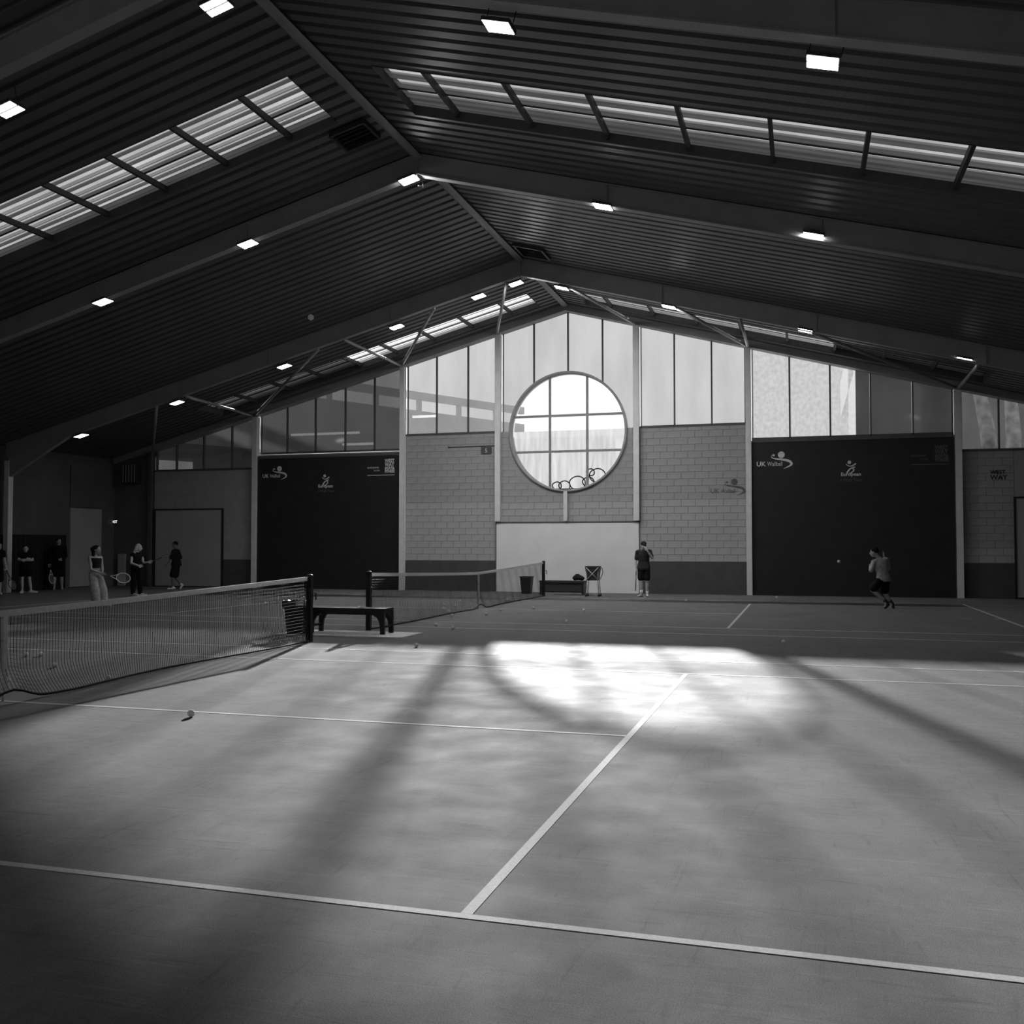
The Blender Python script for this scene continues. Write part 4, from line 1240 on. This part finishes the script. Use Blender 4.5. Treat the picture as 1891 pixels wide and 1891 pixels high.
        fused(t, top.get('name', 'shirt'), m, root, 0.012, 3)
    if legs:
        m, ln, wide = legs['m'], legs['len'], legs.get('wide', 0.0)
        t = MB(); torso(t, 0.020, -0.2, legs.get('waist', 0.30), 0.02)
        for S in 'LR':
            hp, kn, an = J['hip' + S], J['kn' + S], J['an' + S]
            if ln <= 1: cap(t, hp, hp.lerp(kn, ln), 0.104 * k, 0.082 * k + wide)
            else:
                cap(t, hp, kn, 0.104 * k, 0.078 * k + wide * 0.7); cap(t, kn, kn.lerp(an, ln - 1), 0.078 * k + wide * 0.7, 0.055 * k + wide)
        fused(t, legs.get('name', 'shorts'), m, root, 0.013, 3)
    if hair:
        t = MB()
        t.sphere(hd - look * 0.025 + upv * 0.038, 0.1, 16, 12, (0.86, 0.98, 0.92), rot)
        st = hair.get('style', 'short')
        if st == 'long':
            for q in (-0.7, -0.2, 0.3, 0.8):
                p0 = hd - look * 0.05 + side * (q * 0.07); p1 = hd - look * 0.105 + side * (q * 0.085) - upv * 0.14; p2 = p1 - upv * hair.get('len', 0.2) - look * hair.get('back', 0.03)
                cap(t, p0, p1, 0.058, 0.052); cap(t, p1, p2, 0.052, 0.026)
        elif st == 'curly':
            for i in range(26):
                a = random.random() * 6.28; h = random.uniform(-0.20, 0.09)
                p = hd - look * (0.06 + 0.05 * random.random()) + side * (0.085 * math.cos(a)) + upv * h
                t.sphere(p, 0.045, 8, 6)
        fused(t, 'hair', hair['m'], root, 0.012, 2)
    if extra: extra(root, J, hd, look, side, upv, rot)
    tag(root, label, 'person', 'people in the hall')
    return root

def stand(h=1.70, **kw):
    s = h / 1.70
    J = dict(head=(0, 0, 1.585), neck=(0, 0.01, 1.44), shL=(-0.185, 0, 1.385), shR=(0.185, 0, 1.385), elL=(-0.235, 0.02, 1.10), elR=(0.235, 0.02, 1.10),
             wrL=(-0.25, -0.04, 0.86), wrR=(0.25, -0.04, 0.86), hipL=(-0.09, 0, 0.90), hipR=(0.09, 0, 0.90), knL=(-0.10, -0.02, 0.48), knR=(0.10, -0.02, 0.48),
             anL=(-0.11, 0.02, 0.085), anR=(0.11, 0.02, 0.085), toeL=(-0.14, -0.14, 0.03), toeR=(0.14, -0.14, 0.03))
    J = {k: V(v) * s for k, v in J.items()}
    for k, v in kw.items(): J[k] = V(v)
    return J
def world_pt(root, p): return root.matrix_basis @ V(p)

# 1 man with cap beside the white board
p = onz(1189, 1102.5)
J = stand(1.69, shR=(0.19, 0, 1.39), elR=(0.255, -0.10, 1.20), wrR=(0.10, -0.19, 1.43), hdR=(-0.5, -0.1, 0.9), pnR=(-0.4, 0.8, 0), shL=(-0.19, 0, 1.37), elL=(-0.235, 0.0, 1.10), wrL=(-0.225, -0.05, 0.87),
          anL=(-0.075, 0.0, 0.085), anR=(0.105, 0.02, 0.085), toeL=(-0.16, -0.13, 0.03), toeR=(0.11, -0.15, 0.03), knL=(-0.085, -0.02, 0.47), knR=(0.10, -0.02, 0.47), pnL=(1, 0, 0))
def capman(root, J, hd, look, side, upv, rot):
    c = MB(); c.sphere(hd - look * 0.012 + upv * 0.055, 0.1, 16, 10, (0.90, 1.06, 0.78), rot)
    cap(c, hd + look * 0.07 + upv * 0.062, hd + look * 0.15 + upv * 0.050, 0.060, 0.055, 12, (upv, 0.18))
    fused(c, 'cap', cloth('cap_cloth', 0.02), root, 0.010, 2)
    for s, S in ((-1, 'L'), (1, 'R')):
        MB().tube([J['an' + S] + V((0, 0, -0.02)), J['an' + S] + V((0, -0.004, 0.13))], [0.048, 0.050], 12).build('sock', 'white', root)
    MB().box(tuple(hd + V((0.055, -0.12, -0.03))), tuple(hd + V((0.068, -0.045, 0.09)))).build('phone', 'dark', root)
r = person(p, 'man in dark cap right of the white board, hand raised to his face', J, (0.15, -1, -0.12),
           dict(m=cloth('tee_dark', 0.035), sleeve=0.72, hem=-0.16, e=0.024), dict(m=cloth('shorts_black', 0.015), len=0.72, wide=0.025), None, 'white', 'light', capman)
w = world_pt(r, J['wrL'] + V((0.0, -0.005, -0.06)))
racket(w + V((0, 0, 0.06)), w + V((-0.03, -0.02, -0.7)), (1, 0.2, 0), 'racket hanging from the hand of the man in the cap', 'darkgrey')

# 2 runner on the right
p = onz(1632, 1124)
J = dict(head=(-0.215, -0.05, 1.405), neck=(-0.12, -0.02, 1.285), shL=(-0.215, -0.12, 1.165), shR=(0.075, 0.10, 1.215), elL=(-0.285, -0.18, 0.955), wrL=(-0.315, 0.02, 1.02), elR=(0.12, 0.20, 0.99), wrR=(0.06, 0.10, 1.06),
         hipL=(-0.045, -0.07, 0.74), hipR=(0.055, 0.08, 0.74), knL=(-0.265, -0.10, 0.465), anL=(0.055, -0.08, 0.185), toeL=(0.035, -0.10, 0.032), heelL=(0.045, 0.0, -0.075),
         knR=(0.02, 0.08, 0.40), anR=(0.165, 0.12, 0.175), toeR=(0.225, 0.10, 0.032), heelR=(0.035, 0.0, -0.05), hdL=(-0.1, 0.6, 0.5), hdR=(0.2, 0.3, 0.9), pnL=(1, 0, 0))
def socks(root, J, hd, look, side, upv, rot):
    for S in 'LR':
        a = J['an' + S]; k = J['kn' + S]
        MB().tube([a, a.lerp(k, 0.16)], [0.046, 0.050], 12).build('sock', 'darkgrey', root)
r = person(p, 'man in grey T-shirt and black shorts running before the right dark panel', J, (-0.97, 0.25, -0.10),
           dict(m=cloth('tee_grey', 0.42), sleeve=0.95, hem=-0.20, e=0.022, flare=0.05), dict(m=cloth('shorts_black2', 0.008), len=0.82, wide=0.03, waist=0.2),
           dict(m=cloth('hair_black', 0.008), style='short'), 'dark', 'mid', socks)
w = world_pt(r, (0.10, 0.16, 1.10))
racket(w, w + V((-0.05, 0.50, 0.22)), (1, 0.2, 0.2), 'racket held behind the running man', 'darkgrey')

# 3 woman in wide pale trousers
p = onz(176, 1121)
J = stand(1.57, head=(0.03, -0.01, 1.455), neck=(-0.01, 0, 1.325), shL=(-0.145, -0.06, 1.265), shR=(0.115, 0.07, 1.255), elL=(-0.115, -0.16, 0.96), wrL=(0.105, -0.20, 0.875), elR=(0.150, 0.02, 1.01), wrR=(0.155, -0.15, 0.86),
          hdL=(0.9, 0.0, -0.25), hdR=(0.75, -0.1, -0.55), hipL=(-0.08, -0.05, 0.83), hipR=(0.07, 0.05, 0.83), knL=(-0.02, -0.10, 0.44), knR=(0.17, 0.02, 0.44), anL=(0.02, -0.03, 0.08), anR=(0.20, 0.10, 0.08), toeL=(0.15, -0.12, 0.03), toeR=(0.34, 0.03, 0.03))
r = person(p, 'woman with curly dark hair in black vest and wide pale trousers holding a racket', J, (0.8, -0.6, 0.05),
           dict(m=cloth('vest_black', 0.012), sleeve=None, hem=0.20, e=0.012, name='vest', open=True), dict(m=cloth('trousers_pale', 0.42), len=1.94, wide=0.055, name='trousers', waist=0.20),
           dict(m=cloth('hair_dark', 0.012), style='curly'), 'white', 'mid', None, True)
w = world_pt(r, J['wrR'] + V((0.05, -0.05, -0.03)))
rz = Matrix.Rotation(r.rotation_euler.z, 3, 'Z')
racket(w - rz @ V((0.06, 0, 0)), w + rz @ V((0.55, 0, -0.11)), rz @ V((0.1, -1, 0.15)), 'racket with pale frame held by the woman in wide trousers', 'white')

# 4 blonde woman
p = onz(252, 1101)
J = stand(1.62, head=(0.055, 0, 1.50), neck=(0.0, 0.01, 1.365), shL=(-0.145, -0.05, 1.29), shR=(0.135, 0.05, 1.27), elL=(-0.165, -0.12, 1.03), wrL=(0.05, -0.22, 0.945), elR=(0.19, -0.04, 1.03), wrR=(0.335, -0.16, 1.055),
          hdL=(0.95, 0, -0.05), hdR=(0.9, -0.1, 0.25), toeL=(0.03, -0.13, 0.03), toeR=(0.27, -0.06, 0.03))
r = person(p, 'woman with long blonde hair in black sleeveless top and black trousers', J, (0.93, -0.35, -0.05),
           dict(m=cloth('top_black', 0.010), sleeve=0.12, hem=-0.10, e=0.014), dict(m=cloth('trousers_black', 0.008), len=1.92, wide=0.02, name='trousers'),
           dict(m=cloth('hair_blonde', 0.48), style='long', len=0.20, back=0.05), 'white', 'light', None, True)
rz = Matrix.Rotation(r.rotation_euler.z, 3, 'Z')
w = world_pt(r, J['wrR'] + V((0.04, -0.01, 0.01)))
racket(w, w + rz @ V((0.45, 0.1, 0.17)), rz @ V((0.2, 0.3, 1)), 'dark racket pointing forward from the blonde woman', 'darkgrey')

# 5 dark man walking before the pale board
p = onz(325, 1088.5)
J = stand(1.72, head=(-0.06, 0, 1.60), neck=(-0.02, 0.01, 1.455), shL=(-0.10, -0.13, 1.37), shR=(0.06, 0.15, 1.37), elL=(-0.20, -0.17, 1.08), wrL=(-0.33, -0.18, 0.86), elR=(0.16, 0.17, 1.09), wrR=(0.10, 0.12, 0.85),
          hipL=(-0.03, -0.08, 0.90), hipR=(0.03, 0.08, 0.90), knL=(-0.12, -0.08, 0.50), anL=(-0.10, -0.08, 0.085), toeL=(-0.25, -0.09, 0.03), knR=(-0.02, 0.09, 0.47), anR=(0.15, 0.09, 0.19), toeR=(0.14, 0.08, 0.032), heelR=(0.06, 0, -0.04), hdL=(-0.9, 0, -0.25))
person(p, 'man in dark clothes with pale shoes striding left before the pale board', J, (-1, -0.1, -0.1),
       dict(m=cloth('tee_black3', 0.012), sleeve=0.85, hem=-0.16, e=0.03, flare=0.08), dict(m=cloth('shorts_black3', 0.010), len=0.92, wide=0.035),
       dict(m=cloth('hair_black3', 0.006), style='short'), 'white', 'dark')

# 6 woman with folded arms
p = onz(46, 1095.5)
J = stand(1.57, elL=(-0.205, -0.06, 1.10), wrL=(0.02, -0.175, 1.115), hdL=(1, -0.05, 0.15), elR=(0.215, -0.06, 1.09), wrR=(0.0, -0.165, 1.08), hdR=(-1, -0.08, 0.1), anL=(-0.08, 0.0, 0.08), anR=(0.18, 0.0, 0.08), toeL=(-0.12, -0.14, 0.03), toeR=(0.34, -0.06, 0.03), knL=(-0.09, -0.01, 0.44), knR=(0.13, -0.01, 0.44), pnL=(0, 1, 0), pnR=(0, 1, 0))
person(p, 'woman in black T-shirt and shorts with folded arms by the black screen', J, (0.05, -1, -0.05),
       dict(m=cloth('tee_black4', 0.008), sleeve=0.45, hem=-0.05, e=0.018), dict(m=cloth('shorts_black4', 0.006), len=0.55, wide=0.02), dict(m=cloth('hair_dark4', 0.01), style='short'), 'white', 'light', None, True)

# 7 tall person in black
p = onz(107, 1090)
J = stand(1.84, elR=(0.24, -0.05, 1.20), wrR=(0.13, -0.18, 1.07), hdR=(-0.9, -0.1, 0.1), toeL=(-0.13, -0.15, 0.03), toeR=(0.13, -0.15, 0.03))
r = person(p, 'tall person dressed all in black standing before the pale door', J, (0.5, -0.85, -0.05),
       dict(m=cloth('jumper_black', 0.006), sleeve=1.9, hem=-0.14, e=0.026), dict(m=cloth('shorts_black5', 0.005), len=0.9, wide=0.03), dict(m=cloth('hair_dark5', 0.008), style='short'), 'grey', 'mid')
w = world_pt(r, J['wrL'] + V((0.0, -0.05, -0.05)))
rz = Matrix.Rotation(r.rotation_euler.z, 3, 'Z')
racket(w + V((0, 0, 0.03)), w + rz @ V((0.10, -0.1, -0.66)), rz @ V((0.7, -0.7, 0)), 'racket pointing to the floor beside the tall person in black', 'white')

# 8 person cut by the left edge
p = onz(-7, 1098)
J = stand(1.66, head=(0.06, 0, 1.545), elR=(0.225, 0.0, 1.08), wrR=(0.27, -0.06, 0.84))
r = person(p, 'person in black cut off by the left edge of the picture', J, (0.6, -0.8, 0),
       dict(m=cloth('tee_black6', 0.006), sleeve=0.45, hem=-0.14, e=0.02), dict(m=cloth('shorts_black6', 0.006), len=0.95, wide=0.03), dict(m=cloth('hair_dark6', 0.01), style='short'), 'white', 'light')
w = world_pt(r, J['wrR'] + V((0.01, -0.04, -0.05)))
rz = Matrix.Rotation(r.rotation_euler.z, 3, 'Z')
racket(w, w + rz @ V((0.22, -0.15, -0.60)), rz @ V((0.6, -0.8, 0)), 'dark racket held low at the left edge of the picture', 'darkgrey')

# ================================================================== OUTSIDE THE GABLE
yard = MB().box((-70, W + 0.3, -0.3), (60, 120, 0)).build('yard_ground', 'asphalt')
tag(yard, 'yard ground outside beyond the gable windows', 'ground', kind='structure')
# road bridge: parapet rail with posts over a solid deck edge
va = empty('road_bridge', (-13.8, 40.0, 0))
A, B = V((-26.6, 15.7 + 0.0, 0)) , V((-5.0, 56.7, 0))
dirv = (B - A).normalized(); nrm = V((-dirv.y, dirv.x, 0))
base = V(va.location)
def vp(t, off_, z): return A + dirv * t + nrm * off_ + V((0, 0, z)) - base
T0, T1 = 14.0, 38.5
ZR = 10.1
def slab(name, z0, z1, o0, o1, t0=T0, t1=T1, m='concrete'):
    q = [vp(t, o, z) for t in (t0, t1) for o in (o0, o1) for z in (z0, z1)]
    return MB().add(q, [(0, 1, 3, 2), (4, 6, 7, 5), (0, 4, 5, 1), (2, 3, 7, 6), (0, 2, 6, 4), (1, 5, 7, 3)]).build(name, m, va)
slab('rail', ZR - 0.42, ZR, 0, 0.3)
slab('deck', 6.2, ZR - 1.05, 0, 9.0)
t = T0 + 1
while t < T1:
    slab('rail_post', ZR - 1.05, ZR - 0.4, 0.02, 0.22, t, t + 0.25); t += 3.0
for t in (20.0, 34.0):
    slab('pier', 0, 6.2, 1.5, 6.5, t, t + 1.8)
tag(va, 'elevated road bridge with open parapet seen through the left windows', 'bridge')
yw = MB().box((-75, 62, 0), (-3, 62.4, 6.2)).build('yard_wall', 'whitepanel')
tag(yw, 'pale wall far behind under the road bridge', 'wall', kind='structure')
for k, (u, v, L) in enumerate(((662, 820, 1.6), (600, 801, 3.5), (785, 769, 1.2))):
    c = ony(u, v, 33.0)
    o = MB().box((-L / 2, -0.05, -0.05), (L / 2, 0.05, 0.05)).build('strip_light', 'strip'); o.location = c
    tag(o, ('bright strip light under the road bridge behind the left windows', 'long thin strip light under the road bridge', 'short strip light under the bridge deck left of the round window')[k], 'light', 'yard strip lights')
# concrete flyover on the right, darkening the outer windows
fx = ony(1580, 700, 30).x
fo = empty('flyover', (16, 33, 0))
MB().box((fx - 16, -3, -0.0), (fx - 16 + 8.2, 3, 9.5)).build('pier', 'concrete', fo)
MB().box((fx - 16, -3.5, 8.2), (16, 12, 10.0)).build('deck', 'concrete', fo)
MB().box((fx - 14, 8.0, 0), (16, 8.4, 8.2)).build('back_wall', 'concrete', fo)
tag(fo, 'concrete flyover darkening the right hand windows', 'bridge')
for k, (u0, v0, u1, v1, r0) in enumerate(((1798, 735, 1832, 825, 0.24), (1862, 745, 1868, 825, 0.24))):
    yt = 26.4 + 0.9 * k
    a, b = ony(u0, v0 - 60, yt), ony(u1, v1 + 60, yt)
    b = a + (b - a) * (a.z / max(0.1, a.z - b.z))
    o = MB().tube([V((0, 0, 0)), (b - a) * 0.3 + V((0.10, 0, 0)), (b - a) * 0.6 + V((-0.06, 0, 0)), (b - a)], [r0 * 0.7, r0, r0 * 0.9, r0 * 1.2], 10).build('light_streak', 'streak'); o.location = a  # solid pale tubes standing in for streaks of light beyond the glass
    tag(o, ('leaning pale light streak, first in the far right windows', 'rightmost pale light streak in the far right windows')[k], 'light streak', 'light streaks outside')
# coils of wire along the wall outside the round window
wc = empty('wire_coil', tuple(ony(1066, 897, W + 0.85)))
for k, (u, v, rr) in enumerate(((1028, 897, 0.16), (1042, 897, 0.2), (1066, 892, 0.28), (1086, 890, 0.2), (1103, 878, 0.28), (1090, 872, 0.14))):
    c = ony(u, v, W + 0.85) - V(wc.location)
    pts = [c + V((rr * math.cos(2 * math.pi * j / 24), 0.06 * j / 24 + 0.03 * math.sin(j), rr * 0.85 * math.sin(2 * math.pi * j / 24))) for j in range(24)]
    MB().tube(pts, 0.022, 5, closed=True).build('loop', 'darkgrey', wc)
tag(wc, 'looping coil of security wire low in the round window', 'wire')
sn = empty('yard_screen', (0.15, W + 1.25, 0))
for k in range(6):
    x0 = -3.6 + k * 1.2
    MB().add([(x0, 0, 0.1), (x0 + 1.2, 0, 0.1), (x0 + 1.2, 0, 5.62), (x0, 0, 5.62)], [(0, 1, 2, 3)]).build('sheet', 'g_low', sn)
for x0 in (-3.6, 3.6):
    MB().box((x0 - 0.04, 0.01, 0.0), (x0 + 0.04, 0.09, 5.60)).build('post', 'grey', sn)
tag(sn, 'streaked translucent screen standing outside the lower round window', 'screen')
ob = MB().box((-2.6, W + 0.75, 0), (2.9, W + 0.95, 3.55)).build('yard_parapet', 'concrete')
tag(ob, 'low wall outside below the round window carrying wire coils', 'wall', kind='structure')

# ================================================================== HAZE
if HAZE_DENSITY > 0:
    hz_o = MB().prism([(XR - HALF, 0.004), (XR + HALF, 0.004), (XR + HALF, 4.6), (XR, HR - 0.15), (XR - HALF, 4.6)], 1, -9.0, W - 0.35).build('haze', None)
    hm = bpy.data.materials.new('air_haze'); hm.use_nodes = True
    nt = hm.node_tree; nt.nodes.clear()
    out = nt.nodes.new('ShaderNodeOutputMaterial'); vsn = nt.nodes.new('ShaderNodeVolumeScatter')
    vsn.inputs['Density'].default_value = HAZE_DENSITY; vsn.inputs['Anisotropy'].default_value = 0.80
    nt.links.new(vsn.outputs[0], out.inputs['Volume'])
    hz_o.data.materials.append(hm)
    tag(hz_o, 'thin sunlit haze in the air of the hall', 'haze', kind='stuff')
